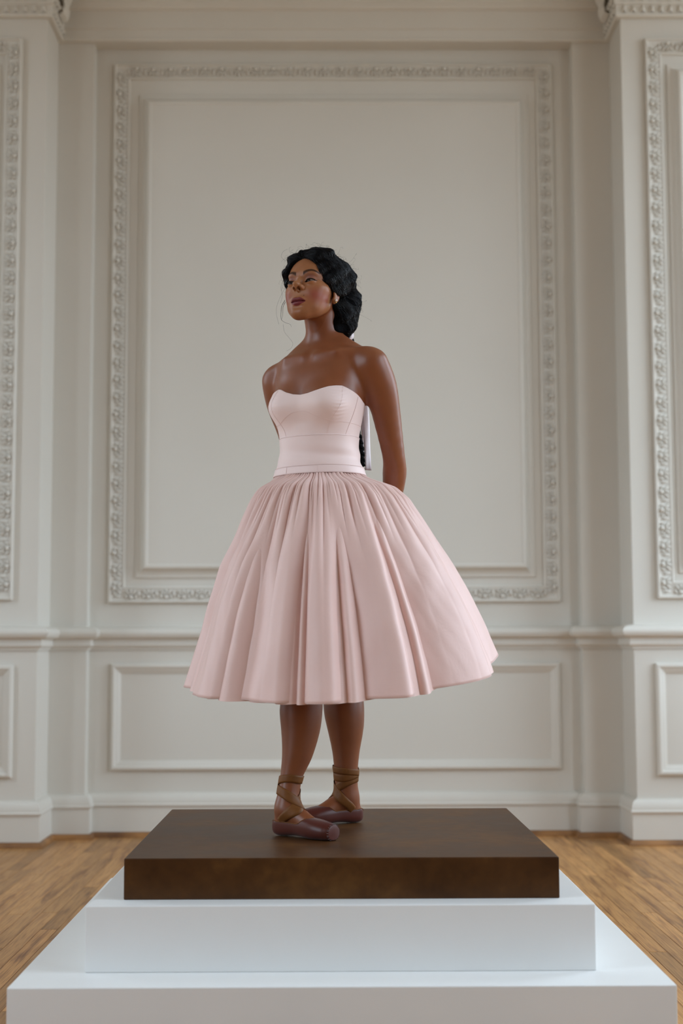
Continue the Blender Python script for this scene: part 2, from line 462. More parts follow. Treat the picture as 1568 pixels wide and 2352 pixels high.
def bracket(s, px):
    bm = bmesh.new()
    prof = [(0, 0), (0.05, 0.02), (0.075, 0.07), (0.06, 0.13), (0.10, 0.19), (0.12, 0.26), (0, 0.28)]
    for k in range(5):
        a = (k - 2) * 0.028
        w = 0.016
        for sx in (-1, 1): pass
        ring0 = [bm.verts.new((a - w, -o * (1 - .12 * abs(k - 2)), z)) for o, z in prof]
        ring1 = [bm.verts.new((a, -o * (1 - .12 * abs(k - 2)) - .014, z)) for o, z in prof]
        ring2 = [bm.verts.new((a + w, -o * (1 - .12 * abs(k - 2)), z)) for o, z in prof]
        for A, B in ((ring0, ring1), (ring1, ring2)):
            for i in range(len(prof) - 1): bm.faces.new((A[i], B[i], B[i + 1], A[i + 1]))
    o = bm_to('carved_bracket', bm, M['trim'], parent=trim_3)
    o.location = (px - s * 0.036, YS - 0.15, ENT + 0.060)
    o.scale = (.8, .55, .6)
    o.rotation_euler = (0, 0, -s * math.pi / 2)
bracket(-1, PX0); bracket(1, PX1)

# ------------------------------------------------------------------ stepped plinth
bm_to('plinth_block', box_bm(LOWX0, LOWX1, LOWY0, LOWY1, 0, 0.16, 0.003), M['white'],
      label='wide white painted plinth block, lowest and largest of the stack', category='plinth', kind='thing')
bm_to('plinth_block', box_bm(-0.598, 0.640, 3.53, 4.77, 0.16, 0.318, 0.003), M['white'],
      label='white painted plinth block between the wide base and the brown slab', category='plinth', kind='thing')
bm_to('brown_plinth', box_bm(-0.518, 0.567, 3.612, 4.68, 0.318, 0.419, 0.0035), M['bronze'],
      label='dark brown patinated slab the dancer stands on, topmost of the stack', category='plinth', kind='thing')
# ------------------------------------------------------------------ the dancer: body as one implicit surface
PO = Vector((0.0, 4.172, 0.419)); PSC = 1.0125   # dancer's local origin: on top of the slab
YAWB = math.radians(30)                      # torso turned towards the left of the picture
CB, SB = math.cos(YAWB), math.sin(YAWB)
TX, TY = -0.034, 0.0                         # torso axis

def to_uv(X, Y):                             # local x, y -> (left, forward) of the torso
    dx, dy = X - TX, Y - TY
    return dx * CB - dy * SB, -dx * SB - dy * CB
def from_uv(u, v):
    return TX + u * CB - v * SB, TY - u * SB - v * CB

def smin(a, b, k):
    h = np.clip(0.5 + 0.5 * (b - a) / k, 0, 1)
    return b + (a - b) * h - k * h * (1 - h)
def smax(a, b, k): return -smin(-a, -b, k)
def ell(X, Y, Z, c, r):
    x, y, z = (X - c[0]), (Y - c[1]), (Z - c[2])
    k0 = np.sqrt((x / r[0]) ** 2 + (y / r[1]) ** 2 + (z / r[2]) ** 2)
    k1 = np.sqrt((x / r[0] ** 2) ** 2 + (y / r[1] ** 2) ** 2 + (z / r[2] ** 2) ** 2)
    return k0 * (k0 - 1) / np.maximum(k1, 1e-6)
def cap(X, Y, Z, a, b, ra, rb):
    a = np.array(a, float); b = np.array(b, float); d = b - a
    t = np.clip(((X - a[0]) * d[0] + (Y - a[1]) * d[1] + (Z - a[2]) * d[2]) / (d @ d), 0, 1)
    return np.sqrt((X - a[0] - t * d[0]) ** 2 + (Y - a[1] - t * d[1]) ** 2 + (Z - a[2] - t * d[2]) ** 2) - (ra + (rb - ra) * t)
def catmull(P, n=5):
    """smooth curve through rows of P"""
    P = np.asarray(P, float); Q = np.vstack([2 * P[0] - P[1], P, 2 * P[-1] - P[-2]])
    out = []
    for i in range(1, len(Q) - 2):
        p0, p1, p2, p3 = Q[i - 1], Q[i], Q[i + 1], Q[i + 2]
        for t in np.arange(n) / n:
            out.append(.5 * (2 * p1 + (p2 - p0) * t + (2 * p0 - 5 * p1 + 4 * p2 - p3) * t * t + (3 * p1 - p0 - 3 * p2 + p3) * t ** 3))
    out.append(P[-1])
    return np.array(out)
def chain(X, Y, Z, pts, k=0.02, n=4):
    Q = catmull([list(p) + [r] for p, r in pts], n)
    D = None
    for a, b in zip(Q[:-1], Q[1:]):
        q = cap(X, Y, Z, a[:3], b[:3], a[3], b[3])
        D = q if D is None else smin(D, q, .004)
    return D

T_Z = np.array([0.74, 0.84, 0.92, 0.98, 1.02, 1.07, 1.12, 1.17, 1.22, 1.27, 1.31, 1.345, 1.38, 1.42])
T_A = np.array([.155, .168, .160, .142, .126, .109, .113, .124, .137, .140, .138, .124, .085, .050])
T_F = np.array([.09, .105, .102, .096, .092, .088, .092, .098, .100, .094, .082, .064, .042, .030])
T_B = np.array([.10, .125, .120, .102, .092, .086, .088, .093, .097, .098, .094, .084, .066, .050])
_zt = np.linspace(T_Z[0], T_Z[-1], 500)
def _smooth_tab(a):
    y = np.interp(_zt, T_Z, a); k = np.hanning(61); k /= k.sum()
    return np.convolve(np.pad(y, 30, mode='edge'), k, 'valid')
T_AS, T_FS, T_BS = _smooth_tab(T_A), _smooth_tab(T_F), _smooth_tab(T_B)
def torso(X, Y, Z):
    u, v = to_uv(X, Y)
    A = np.interp(Z, _zt, T_AS); F = np.interp(Z, _zt, T_FS); B = np.interp(Z, _zt, T_BS)
    Bv = np.where(v > 0, F, B)
    n = 2.25
    f = ((np.abs(u) / A) ** n + (np.abs(v) / Bv) ** n) ** (1 / n)
    d = (f - 1) * np.minimum(A, Bv)
    d = smax(d, Z - 1.40, .03); d = smax(d, 0.76 - Z, .06)
    # bust
    au = np.sqrt(u * u + 1e-5)
    d = smin(d, ell(au, v, Z, (.058, .066, 1.212), (.052, .044, .050)), 0.035)
    return d
def torso_pt(X, Y, Z): return torso(X, Y, Z)

def uvz(u, v, z):
    x, y = from_uv(u, v); return (x, y, z)
def mirror_pts(pts): return [((uvz(-p[0], p[1], p[2])), r) for p, r in pts]
ARM = [((.166, -.022, 1.332), .046), ((.172, -.060, 1.27), .0465), ((.170, -.100, 1.19), .041), ((.166, -.150, 1.078), .033),
       ((.140, -.205, 1.03), .0355), ((.100, -.265, .965), .028), ((.062, -.303, .925), .0215)]
ARM_L = [(uvz(*p), r) for p, r in ARM]
ARM_R = mirror_pts([((p[0] - .006, p[1], p[2] - (.022 if p[2] > 1.2 else .010)), r) for p, r in ARM])
# the front leg (her left) crosses before the other
LEG_F = [((.045, -.05, .86), .088), ((-.010, -.085, .66), .072), ((-.066, -.115, .47), .054), ((-.079, -.118, .42), .054), ((-.0850, -.118, .345), .0590),
         ((-.0865, -.122, .29), .0535), ((-.095, -.130, .225), .0425), ((-.111, -.136, .165), .0305), ((-.119, -.142, .115), .0290), ((-.1245, -.146, .075), .033)]
LEG_B = [((-.10, .05, .86), .088), ((-.04, .09, .66), .072), ((.030, .115, .47), .053), ((.033, .120, .42), .054), ((.036, .122, .34), .0595),
         ((.041, .122, .28), .053), ((.042, .122, .215), .0405), ((.042, .123, .160), .0345), ((.043, .125, .11), .0325), ((.045, .130, .07), .034)]
# feet: (heel point, toe point) on the slab
FOOT_F = (Vector((-.1580, -.120, 0)), Vector((.006, -.253, 0)))
FOOT_B = (Vector((.090, .153, 0)), Vector((-.092, .072, 0)))
def foot(X, Y, Z, ft):
    h, t = ft
    dx, dy = (t - h).normalized().x, (t - h).normalized().y
    s = (X - h.x) * dx + (Y - h.y) * dy
    w = -(X - h.x) * dy + (Y - h.y) * dx
    d = ell(s, w, Z, (.030, 0, .030), (.026, .023, .027))
    d = smin(d, cap(s, w, Z, (.050, 0, .072), (.125, 0, .038), .030, .022), .02)
    d = smin(d, ell(s, w, Z, (.150, 0, .026), (.045, .030, .019)), .02)
    d = smin(d, cap(s, w, Z, (.03, 0, .03), (.15, 0, .022), .018, .016), .02)
    return d

# ---- head
HO = np.array([-0.047, -0.030, 1.541])
HYAW, HPITCH, HROLL = math.radians(31), math.radians(8), 0.0
_f = np.array([-math.sin(HYAW) * math.cos(HPITCH), -math.cos(HYAW) * math.cos(HPITCH), math.sin(HPITCH)])
_l = np.array([math.cos(HYAW), -math.sin(HYAW), 0.0])
_u = np.cross(_l, _f) * -1
if _u[2] < 0: _u = -_u
HR = np.stack([_l, _f, _u])                  # rows: left, forward, up
def head_local(X, Y, Z):
    x, y, z = X - HO[0], Y - HO[1], Z - HO[2]
    return [HR[i][0] * x + HR[i][1] * y + HR[i][2] * z for i in range(3)]
def head_world(p):
    p = np.asarray(p, float)
    return HO + p[..., 0:1] * HR[0] + p[..., 1:2] * HR[1] + p[..., 2:3] * HR[2]

EYE = (.0315, .0722, .0120)
def lid_curves(u):
    """upper and lower lid heights (relative to the eye centre) at lateral distance u from the nose"""
    t = (u - EYE[0]) / .0150
    q = np.clip(1 - t * t, 0, 1)
    tilt = .0016 * t
    return tilt + .0035 * q ** 0.75 + .0002, tilt - .0034 * q ** 0.8 + .0002
def head(D0, X, Y, Z):
    U0, V, W = head_local(X, Y, Z)
    A = np.sqrt(U0 * U0 + 1e-6)              # mirrored lateral coordinate
    d = ell(A, V, W, (0, -.012, .044), (.0725, .090, .081))
    d = smin(d, ell(A, V, W, (0, .028, -.010), (.0595, .058, .068)), .025)
    d = smin(d, ell(A, V, W, (0, .040, .048), (.0560, .042, .045)), .02)          # forehead
    d = smin(d, cap(A, V, W, (.0390, .006, -.040), (.012, .066, -.0765), .0150, .0150), .028)   # jaw line
    d = smin(d, ell(A, V, W, (0, .0655, -.0765), (.0265, .0215, .0180)), .018)
    d = smin(d, ell(A, V, W, (.029, .050, -.055), (.0215, .0255, .0215)), .020)     # chin
    d = smin(d, ell(A, V, W, (.0345, .050, -.020), (.0245, .0270, .026)), .020)      # cheek
    d = smin(d, ell(A, V, W, (.046, .040, -.002), (.018, .026, .013)), .018)       # cheek bone
    d = smin(d, ell(A, V, W, (.0235, .0715, .0375), (.022, .0135, .0085)), .014)    # brow
    d = smin(d, ell(A, V, W, (0, .062, -.047), (.028, .0250, .021)), .016)         # mouth mound
    # eye sockets and lids
    d = smax(d, -ell(A, V, W, (.0305, .0945, .0130), (.0195, .0160, .0135)), .012)
    d = smin(d, ell(A, V, W, EYE, (.0152, .0143, .0128)), .0050)
    # nose
    d = smin(d, cap(A, V, W, (0, .0785, .022), (0, .0975, .001), .0060, .0075), .009)
    d = smin(d, ell(A, V, W, (0, .1022, -.0020), (.0100, .0110, .0090)), .006)
    d = smin(d, ell(A, V, W, (.0120, .0905, -.0078), (.0068, .0098, .0072)), .006)
    d = smin(d, cap(A, V, W, (0, .0998, -.0105), (0, .090, -.018), .0050, .0045), .004)
    d = smax(d, -ell(A, V, W, (.0072, .0975, -.0150), (.0046, .0068, .0056)), .0020)
    d = smax(d, -ell(A, V, W, (.0210, .0930, -.0095), (.0026, .0080, .0070)), .004)   # crease around the wings
    # philtrum and lips
    d = smax(d, -cap(A, V, W, (0, .0955, -.028), (0, .0955, -.0365), .0026, .0030), .004)
    d = smin(d, ell(A, V, W, (.0070, .0848, -.0428), (.0145, .0098, .0060)), .0045)
    d = smin(d, ell(A, V, W, (.0150, .0785, -.0458), (.0100, .0090, .0040)), .005)
    d = smin(d, ell(A, V, W, (0, .0830, -.0560), (.0168, .0108, .0070)), .005)
    lipw = -.0487 - .0012 * np.clip(A / .024, 0, 1) ** 2 + .0010 * np.exp(-(A / .006) ** 2) * -1
    slit = np.maximum(np.abs(W - lipw) - .0003, np.abs(A) - .0215)
    slit = np.maximum(slit, (.0868 - .0085 * (A / .024) ** 2) - V)
    d = smax(d, -slit, .0022)
    d = smax(d, -ell(A, V, W, (0, .0935, -.0675), (.015, .0060, .0045)), .008)      # dip below the lip
    # open the lids over the eyeballs
    up_, lo_ = lid_curves(A)
    lens = np.maximum(W - EYE[2] - up_, lo_ - (W - EYE[2]))
    lens = np.maximum(lens, .0730 - V)
    d = smax(d, -lens, .0012)
    # ear
    ear = ell(A, V, W, (.0715, -.006, .000), (.0065, .0165, .030))
    ear = smin(ear, ell(A, V, W, (.0700, .003, -.0275), (.0055, .0085, .0100)), .006)
    ear = smax(ear, -ell(A, V, W, (.0790, -.004, .004), (.0050, .010, .018)), .004)
    d = smin(d, ear, .005)
    return smin(D0, d, .012) if D0 is not None else d

NECK = [((-.008, .028, 1.345), .061), ((-.016, .024, 1.40), .0510), ((-.024, .016, 1.455), .0490), ((-.031, .006, 1.52), .052)]
def neck(X, Y, Z): return chain(X, Y, Z, NECK, .03)
def sternomastoid(X, Y, Z):
    d = None
    for s in (1, -1):
        a = head_world((s * .050, -.020, -.030)); b = uvz(s * .020, .052, 1.362)
        q = cap(X, Y, Z, a, b, .010, .006)
        d = q if d is None else np.minimum(d, q)
    return d
def collar(X, Y, Z):
    d = None
    for s in (1, -1):
        q = cap(X, Y, Z, uvz(s * .022, .056, 1.358), uvz(s * .085, .046, 1.366 - (.010 if s < 0 else 0)), .003, .003)
        q = smin(q, cap(X, Y, Z, uvz(s * .085, .046, 1.366 - (.010 if s < 0 else 0)), uvz(s * .150, -.012, 1.366 - (.026 if s < 0 else 0)), .003, .003), .01)
        d = q if d is None else np.minimum(d, q)
    return d
def traps(X, Y, Z):
    d = None
    for s in (1, -1):
        q = cap(X, Y, Z, uvz(s * .030, -.030, 1.415), uvz(s * .135, -.030, 1.352 - (.022 if s < 0 else 0)), .030, .028)
        d = q if d is None else np.minimum(d, q)
    return d
def arm(P):
    def f(X, Y, Z): return chain(X, Y, Z, P, .025)
    return f
def upper(D, X, Y, Z):
    d = torso(X, Y, Z)
    d = smin(d, traps(X, Y, Z), .045)
    d = smin(d, neck(X, Y, Z), .022)
    d = smin(d, collar(X, Y, Z), .035)
    return d
OPS = [  # (bounding box, function of (D, X, Y, Z))
    ((-.26, .22, -.24, .24, .72, 1.56), lambda D, X, Y, Z: upper(D, X, Y, Z)),
    ((-.02, .30, -.20, .36, .88, 1.42), lambda D, X, Y, Z: smin(D, chain(X, Y, Z, ARM_L, .025), .027)),
    ((-.26, .14, -.06, .36, .88, 1.42), lambda D, X, Y, Z: smin(D, chain(X, Y, Z, ARM_R, .025), .027)),
    ((-.22, .16, -.22, .14, .03, .96), lambda D, X, Y, Z: smin(D, chain(X, Y, Z, LEG_F, .02), .03)),
    ((-.22, .18, -.06, .24, .03, .96), lambda D, X, Y, Z: np.where(Z > .6, smin(D, chain(X, Y, Z, LEG_B, .02), .03), np.minimum(D, chain(X, Y, Z, LEG_B, .02)))),
    ((-.22, .06, -.32, -.07, -.01, .18), lambda D, X, Y, Z: smin(D, foot(X, Y, Z, FOOT_F), .02)),
    ((-.13, .14, .0, .22, -.01, .18), lambda D, X, Y, Z: smin(D, foot(X, Y, Z, FOOT_B), .02)),
    ((-.19, .08, -.19, .12, 1.42, 1.70), lambda D, X, Y, Z: head(D, X, Y, Z)),
]
def body_sdf(P):
    """whole body at arbitrary points (N, 3)"""
    X, Y, Z = P[:, 0], P[:, 1], P[:, 2]
    D = np.full(len(P), 1.0)
    for i, (bb, fn) in enumerate(OPS):
        mk = (X > bb[0]) & (X < bb[1]) & (Y > bb[2]) & (Y < bb[3]) & (Z > bb[4]) & (Z < bb[5])
        if mk.any(): D[mk] = fn(D[mk], X[mk], Y[mk], Z[mk])
    return D

def axis(segs):
    out = []
    for a, b, h in segs:
        n = max(1, int(round((b - a) / h)))
        out += list(np.linspace(a, b, n, endpoint=False))
    out.append(segs[-1][1])
    return np.array(out)
def eval_grid(xs, ys, zs, ops):
    xs, ys, zs = [q.astype(np.float32) for q in (xs, ys, zs)]
    D = np.full((len(xs), len(ys), len(zs)), 1.0, np.float32)
    for bb, fn in ops:
        i0, i1 = np.searchsorted(xs, bb[0]), np.searchsorted(xs, bb[1])
        j0, j1 = np.searchsorted(ys, bb[2]), np.searchsorted(ys, bb[3])
        k0, k1 = np.searchsorted(zs, bb[4]), np.searchsorted(zs, bb[5])
        X = xs[i0:i1, None, None]; Y = ys[None, j0:j1, None]; Z = zs[None, None, k0:k1]
        D[i0:i1, j0:j1, k0:k1] = fn(D[i0:i1, j0:j1, k0:k1], X, Y, Z)
    return D
def surface_nets(D, xs, ys, zs):
    S = D < 0
    nx, ny, nz = D.shape
    act = np.zeros((nx - 1, ny - 1, nz - 1), bool)
    allin = np.ones_like(act)
    for a in (0, 1):
        for b in (0, 1):
            for c in (0, 1):
                q = S[a:nx - 1 + a, b:ny - 1 + b, c:nz - 1 + c]
                act |= q; allin &= q
    act &= ~allin
    I = np.argwhere(act)
    idx = np.full(act.shape, -1, np.int32)
    idx[act] = np.arange(len(I))
    acc = np.zeros((len(I), 3)); cnt = np.zeros(len(I))
    corners = [(a, b, c) for a in (0, 1) for b in (0, 1) for c in (0, 1)]
    ax = (xs, ys, zs)
    for p in corners:
        for d in range(3):
            if p[d]: continue
            q = list(p); q[d] = 1
            i0 = I + np.array(p); i1 = I + np.array(q)
            d0 = D[i0[:, 0], i0[:, 1], i0[:, 2]].astype(float); d1 = D[i1[:, 0], i1[:, 1], i1[:, 2]].astype(float)
            mk = (d0 < 0) != (d1 < 0)
            t = np.where(mk, d0 / np.where(mk, d0 - d1, 1), 0)
            for k in range(3):
                p0 = ax[k][i0[:, k]]; p1 = ax[k][i1[:, k]]
                acc[:, k] += np.where(mk, p0 + (p1 - p0) * t, 0)
            cnt += mk
    V = acc / cnt[:, None]
    F = []
    for d in range(3):
        sl0 = [slice(None)] * 3; sl1 = [slice(None)] * 3
        sl0[d] = slice(0, -1); sl1[d] = slice(1, None)
        ch = S[tuple(sl0)] != S[tuple(sl1)]
        E = np.argwhere(ch)
        e, f = [k for k in range(3) if k != d]
        ok = (E[:, e] > 0) & (E[:, f] > 0) & (E[:, e] < D.shape[e] - 1) & (E[:, f] < D.shape[f] - 1)
        E = E[ok]
        def cell(de, df):
            q = E.copy(); q[:, e] -= de; q[:, f] -= df
            return idx[q[:, 0], q[:, 1], q[:, 2]]
        quad = np.stack([cell(1, 1), cell(0, 1), cell(0, 0), cell(1, 0)], 1)
        ins = S[E[:, 0], E[:, 1], E[:, 2]]
        flip = ins if d != 1 else ~ins
        quad[~flip] = quad[~flip][:, ::-1]
        F.append(quad)
    return V, np.concatenate(F)
def np_mesh(name, V, F, smooth=True):
    me = bpy.data.meshes.new(name)
    me.vertices.add(len(V)); me.vertices.foreach_set('co', np.asarray(V, np.float32).ravel())
    n = F.shape[1]
    me.loops.add(len(F) * n); me.loops.foreach_set('vertex_index', F.astype(np.int32).ravel())
    me.polygons.add(len(F))
    me.polygons.foreach_set('loop_start', np.arange(0, len(F) * n, n, dtype=np.int32))
    me.polygons.foreach_set('loop_total', np.full(len(F), n, np.int32))
    me.update(calc_edges=True); me.validate()
    me.polygons.foreach_set('use_smooth', np.full(len(me.polygons), smooth))
    return me

HF = 0.0013
NECK_Z = 1.430
xs = axis([(-.26, .30, .005)]); ys = axis([(-.33, .36, .005)]); zs = axis([(-.01, NECK_Z, .005)])
BV, BF = surface_nets(eval_grid(xs, ys, zs, OPS), xs, ys, zs)
xs = axis([(-.155, .055, HF)]); ys = axis([(-.175, .085, HF * 1.15)]); zs = axis([(NECK_Z + .001, 1.685, HF)])
HV, HFc = surface_nets(eval_grid(xs, ys, zs, OPS), xs, ys, zs)
def relax(V, F, wt, n):
    e = np.concatenate([F[:, [0, 1]], F[:, [1, 2]], F[:, [2, 3]], F[:, [3, 0]]]); e = np.concatenate([e, e[:, ::-1]])
    c = np.maximum(np.bincount(e[:, 0], minlength=len(V)), 1)[:, None]
    for _ in range(n):
        V = V + (np.stack([np.bincount(e[:, 0], V[e[:, 1], k], len(V)) for k in range(3)], 1) / c - V) * wt
    return V
BV = relax(BV, BF, (.5 * (BV[:, 2] > .15) * (BV[:, 2] < NECK_Z - .008))[:, None], 8)
# relax the head surface a little, except round the eyes, lips and nostrils
_U, _V, _W = head_local(HV[:, 0], HV[:, 1], HV[:, 2]); _A = np.abs(_U)
_keep = np.maximum.reduce([np.exp(-(((_A - EYE[0]) / .019) ** 4 + ((_W - EYE[2]) / .010) ** 4)) * (_V > .05),
                           np.exp(-((_A / .028) ** 4 + ((_W + .050) / .018) ** 4)) * (_V > .06) * .9,
                           np.exp(-((_A / .020) ** 4 + ((_W + .010) / .014) ** 4)) * (_V > .08) * .85])
_wt = (.5 * (1 - _keep))[:, None] * (HV[:, 2] > NECK_Z + .006)[:, None]
HV = relax(HV, HFc, _wt, 14)
BF = np.concatenate([BF, HFc + len(BV)]); BV = np.concatenate([BV, HV])
# hands clasped behind the back: palm, four fingers and a thumb each, own finer grid, joined to the same mesh
def hand_prims(side):
    """list of capsules (a, b, ra, rb) in torso (u, v, z) coordinates for one hand"""
    s = side
    P = []
    w0 = (s * .062, -.303, .925)
    pal = (s * .020, -.332, .893)
    dz = -.012 if side < 0 else .0
    off = -.012 if side > 0 else .008
    def q(p): return (p[0], p[1] + off, p[2] + dz)
    P.append((q(w0), q((s * .040, -.320, .908)), .021, .019))
    for k, (L, r) in enumerate(((.040, .0085), (.044, .0088), (.041, .0084), (.032, .0075))):
        b0 = (s * .040, -.320 - .003 * k, .922 - .0155 * k)
        b1 = (s * (-.002), -.336 - .004 * (1.5 - abs(k - 1.5)), .905 - .0165 * k)
        P.append((q(b0), q(b1), .012, .0105))
        c1 = (b1[0] - s * L * .62, b1[1] + .004, b1[2] - .008)
        c2 = (c1[0] - s * L * .42, c1[1] + .014, c1[2] - .008)
        P.append((q(b1), q(c1), r, r * .95)); P.append((q(c1), q(c2), r * .95, r * .8))
    t0 = (s * .036, -.330, .928); t1 = (s * .010, -.346, .934); t2 = (-s * .014, -.346, .924)
    P.append((q(t0), q(t1), .0105, .0095)); P.append((q(t1), q(t2), .0095, .0075))
    return P
hv, hf = [], []
for side in (1, -1):
    prims = [(uvz(*a), uvz(*b), ra, rb) for a, b, ra, rb in hand_prims(side)]
    pts = np.array([p for pr in prims for p in pr[:2]])
    lo3, hi3 = pts.min(0) - .03, pts.max(0) + .03
    ax3 = [np.arange(lo3[i], hi3[i], .0028) for i in range(3)]
    X, Y, Z = ax3[0][:, None, None], ax3[1][None, :, None], ax3[2][None, None, :]
    d = None
    for a, b, ra, rb in prims:
        c = cap(X, Y, Z, a, b, ra, rb)
        d = c if d is None else smin(d, c, .004)
    v_, f_ = surface_nets(d.astype(np.float32), *ax3)
    hv.append(v_); hf.append(f_)
n0 = len(BV)
allV = [BV]; allF = [BF]
for v_, f_ in zip(hv, hf):
    allV.append(v_); allF.append(f_ + n0); n0 += len(v_)
BODY_V = np.concatenate(allV); BODY_F = np.concatenate(allF)
body_me = np_mesh('person', BODY_V, BODY_F)
bm = bmesh.new(); bm.from_mesh(body_me)
rim = [e for e in bm.edges if e.is_boundary and abs((e.verts[0].co.z + e.verts[1].co.z) / 2 - NECK_Z) < .012]
bmesh.ops.bridge_loops(bm, edges=rim)          # join head and body at the neck
bmesh.ops.recalc_face_normals(bm, faces=bm.faces)
bm.to_mesh(body_me); bm.free()
BODY_V = np.array([v.co[:] for v in body_me.vertices])
body_me.polygons.foreach_set('use_smooth', np.full(len(body_me.polygons), True))
print('body', len(BODY_V))

# skin colour with make-up, plus shade painted in lip parting and nostrils, per vertex
def gauss(d2, s): return np.exp(-d2 / (2 * s * s))
def skin_colours(V):
    n = len(V); matte = np.zeros(n)
    base = np.tile(np.array([0.240, 0.074, 0.028]), (n, 1))
    U, Fw, W = head_local(V[:, 0], V[:, 1], V[:, 2])
    A = np.abs(U)
    def mix(col, w):
        nonlocal base
        w = np.clip(w, 0, 1)[:, None]
        base = base * (1 - w) + np.array(col) * w
    hd = (W > -.12) & (Fw > .0)
    face = gauss((W + .005) ** 2 + A ** 2 * .6, .075) * hd
    mix((0.40, 0.175, 0.075), face * .8)                                          # face a little lighter
    mix((0.30, 0.065, 0.050), .75 * gauss((A - .050) ** 2 + (W + .030) ** 2 * 1.2, .018) * (Fw > .02))   # blush
    mix((0.24, 0.095, 0.085), .75 * gauss((A - .032) ** 2 * .6 + (W - .0245) ** 2 * 1.8, .0090) * (Fw > .04))  # eye shadow
    # lips
    upper_top = -.0372 - .0015 * gauss(A ** 2, .003) - .011 * (A / .0245) ** 2
    lower_bot = -.0630 + .0135 * (A / .0245) ** 2
    lw = np.clip((upper_top - W) / .0012 + .5, 0, 1) * np.clip((W - lower_bot) / .0012 + .5, 0, 1) * (A < .0245) * (Fw > .07)
    mix((0.170, 0.026, 0.038), lw * .9)
    mix((0.060, 0.010, 0.016), lw * gauss((W + .0495) ** 2, .0011) * .9)  # shade in the parting of the lips, painted dark
    matte = np.maximum(matte, lw * gauss((W + .0490) ** 2, .0016))
    # brows: arched band
    t = np.clip((A - .013) / .040, 0, 1)
    bw = .0360 + .0095 * np.sin(np.clip(t, 0, 1) * math.pi * .66) - .0075 * t ** 3
    th = .0050 * (1 - t) + .0018 * t + .0006
    br = .85 * np.clip(1.7 - 1.2 * np.abs(W - bw) / th, 0, 1) * ((A > .012) & (A < .053)) * (Fw > .035)
    mix((0.012, 0.006, 0.005), br * 1.0); matte = np.maximum(matte, br)
    # lash line
    up_, lo_ = lid_curves(A)
    inn = (np.abs(A - EYE[0]) < .0170) * (Fw > .06)
    mix((0.012, 0.006, 0.005), inn * gauss((W - EYE[2] - up_ - .0006) ** 2, .0012) * .95)
    mix((0.03, 0.012, 0.010), inn * gauss((W - EYE[2] - lo_ + .0004) ** 2, .0009) * .7)
    # small mole above the lip
    mix((0.02, 0.008, 0.006), gauss((U - .0175) ** 2 + (W + .0320) ** 2, .0011) * (Fw > .06))
    # nostrils: shade of the openings painted in as dark colour
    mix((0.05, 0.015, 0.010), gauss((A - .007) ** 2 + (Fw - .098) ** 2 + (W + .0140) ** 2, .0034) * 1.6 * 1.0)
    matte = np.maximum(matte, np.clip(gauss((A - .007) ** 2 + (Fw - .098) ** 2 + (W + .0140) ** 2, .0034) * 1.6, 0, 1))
    matte = np.maximum(matte, .45 * ((W > -.11) & (Fw > -.02)))
    return np.concatenate([base, 1 - matte[:, None]], 1)
colr = np.ones((len(BODY_V), 4), np.float32)
colr[:] = skin_colours(BODY_V)
ca = body_me.color_attributes.new('skin', 'FLOAT_COLOR', 'POINT')
ca.data.foreach_set('color', colr.ravel())
def skin_mat():
    mt = bpy.data.materials.new('brown_skin')
    mt.use_nodes = True
    nt = mt.node_tree; b = nt.nodes['Principled BSDF']
    at_ = nt.nodes.new('ShaderNodeAttribute'); at_.attribute_name = 'skin'
    tc = nt.nodes.new('ShaderNodeTexCoord')
    nz = nt.nodes.new('ShaderNodeTexNoise'); nz.inputs['Scale'].default_value = 35; nz.inputs['Detail'].default_value = 5
    nt.links.new(tc.outputs['Object'], nz.inputs['Vector'])
    hs = nt.nodes.new('ShaderNodeHueSaturation')
    mr = nt.nodes.new('ShaderNodeMapRange'); mr.inputs['To Min'].default_value = 0.90; mr.inputs['To Max'].default_value = 1.10
    nt.links.new(nz.outputs['Fac'], mr.inputs[0]); nt.links.new(mr.outputs[0], hs.inputs['Value'])
    nt.links.new(at_.outputs['Color'], hs.inputs['Color']); nt.links.new(hs.outputs[0], b.inputs['Base Color'])
    b.inputs['Roughness'].default_value = 0.39
    b.inputs['Specular IOR Level'].default_value = 0.36
    sp = nt.nodes.new('ShaderNodeMath'); sp.operation = 'MULTIPLY'; sp.inputs[1].default_value = 0.45
    nt.links.new(at_.outputs['Alpha'], sp.inputs[0]); nt.links.new(sp.outputs[0], b.inputs['Specular IOR Level'])
    b.inputs['Subsurface Weight'].default_value = 0.12
    b.inputs['Subsurface Radius'].default_value = (1.0, 0.35, 0.2)
    b.inputs['Subsurface Scale'].default_value = 0.006
    return mt
M['skin'] = skin_mat()
body_me.materials.append(M['skin'])
person = link('person', body_me, label='young dancer in pale pink strapless dress standing on the brown slab, hands behind back', category='person')
person.location = PO
person.scale = (PSC, PSC, PSC)
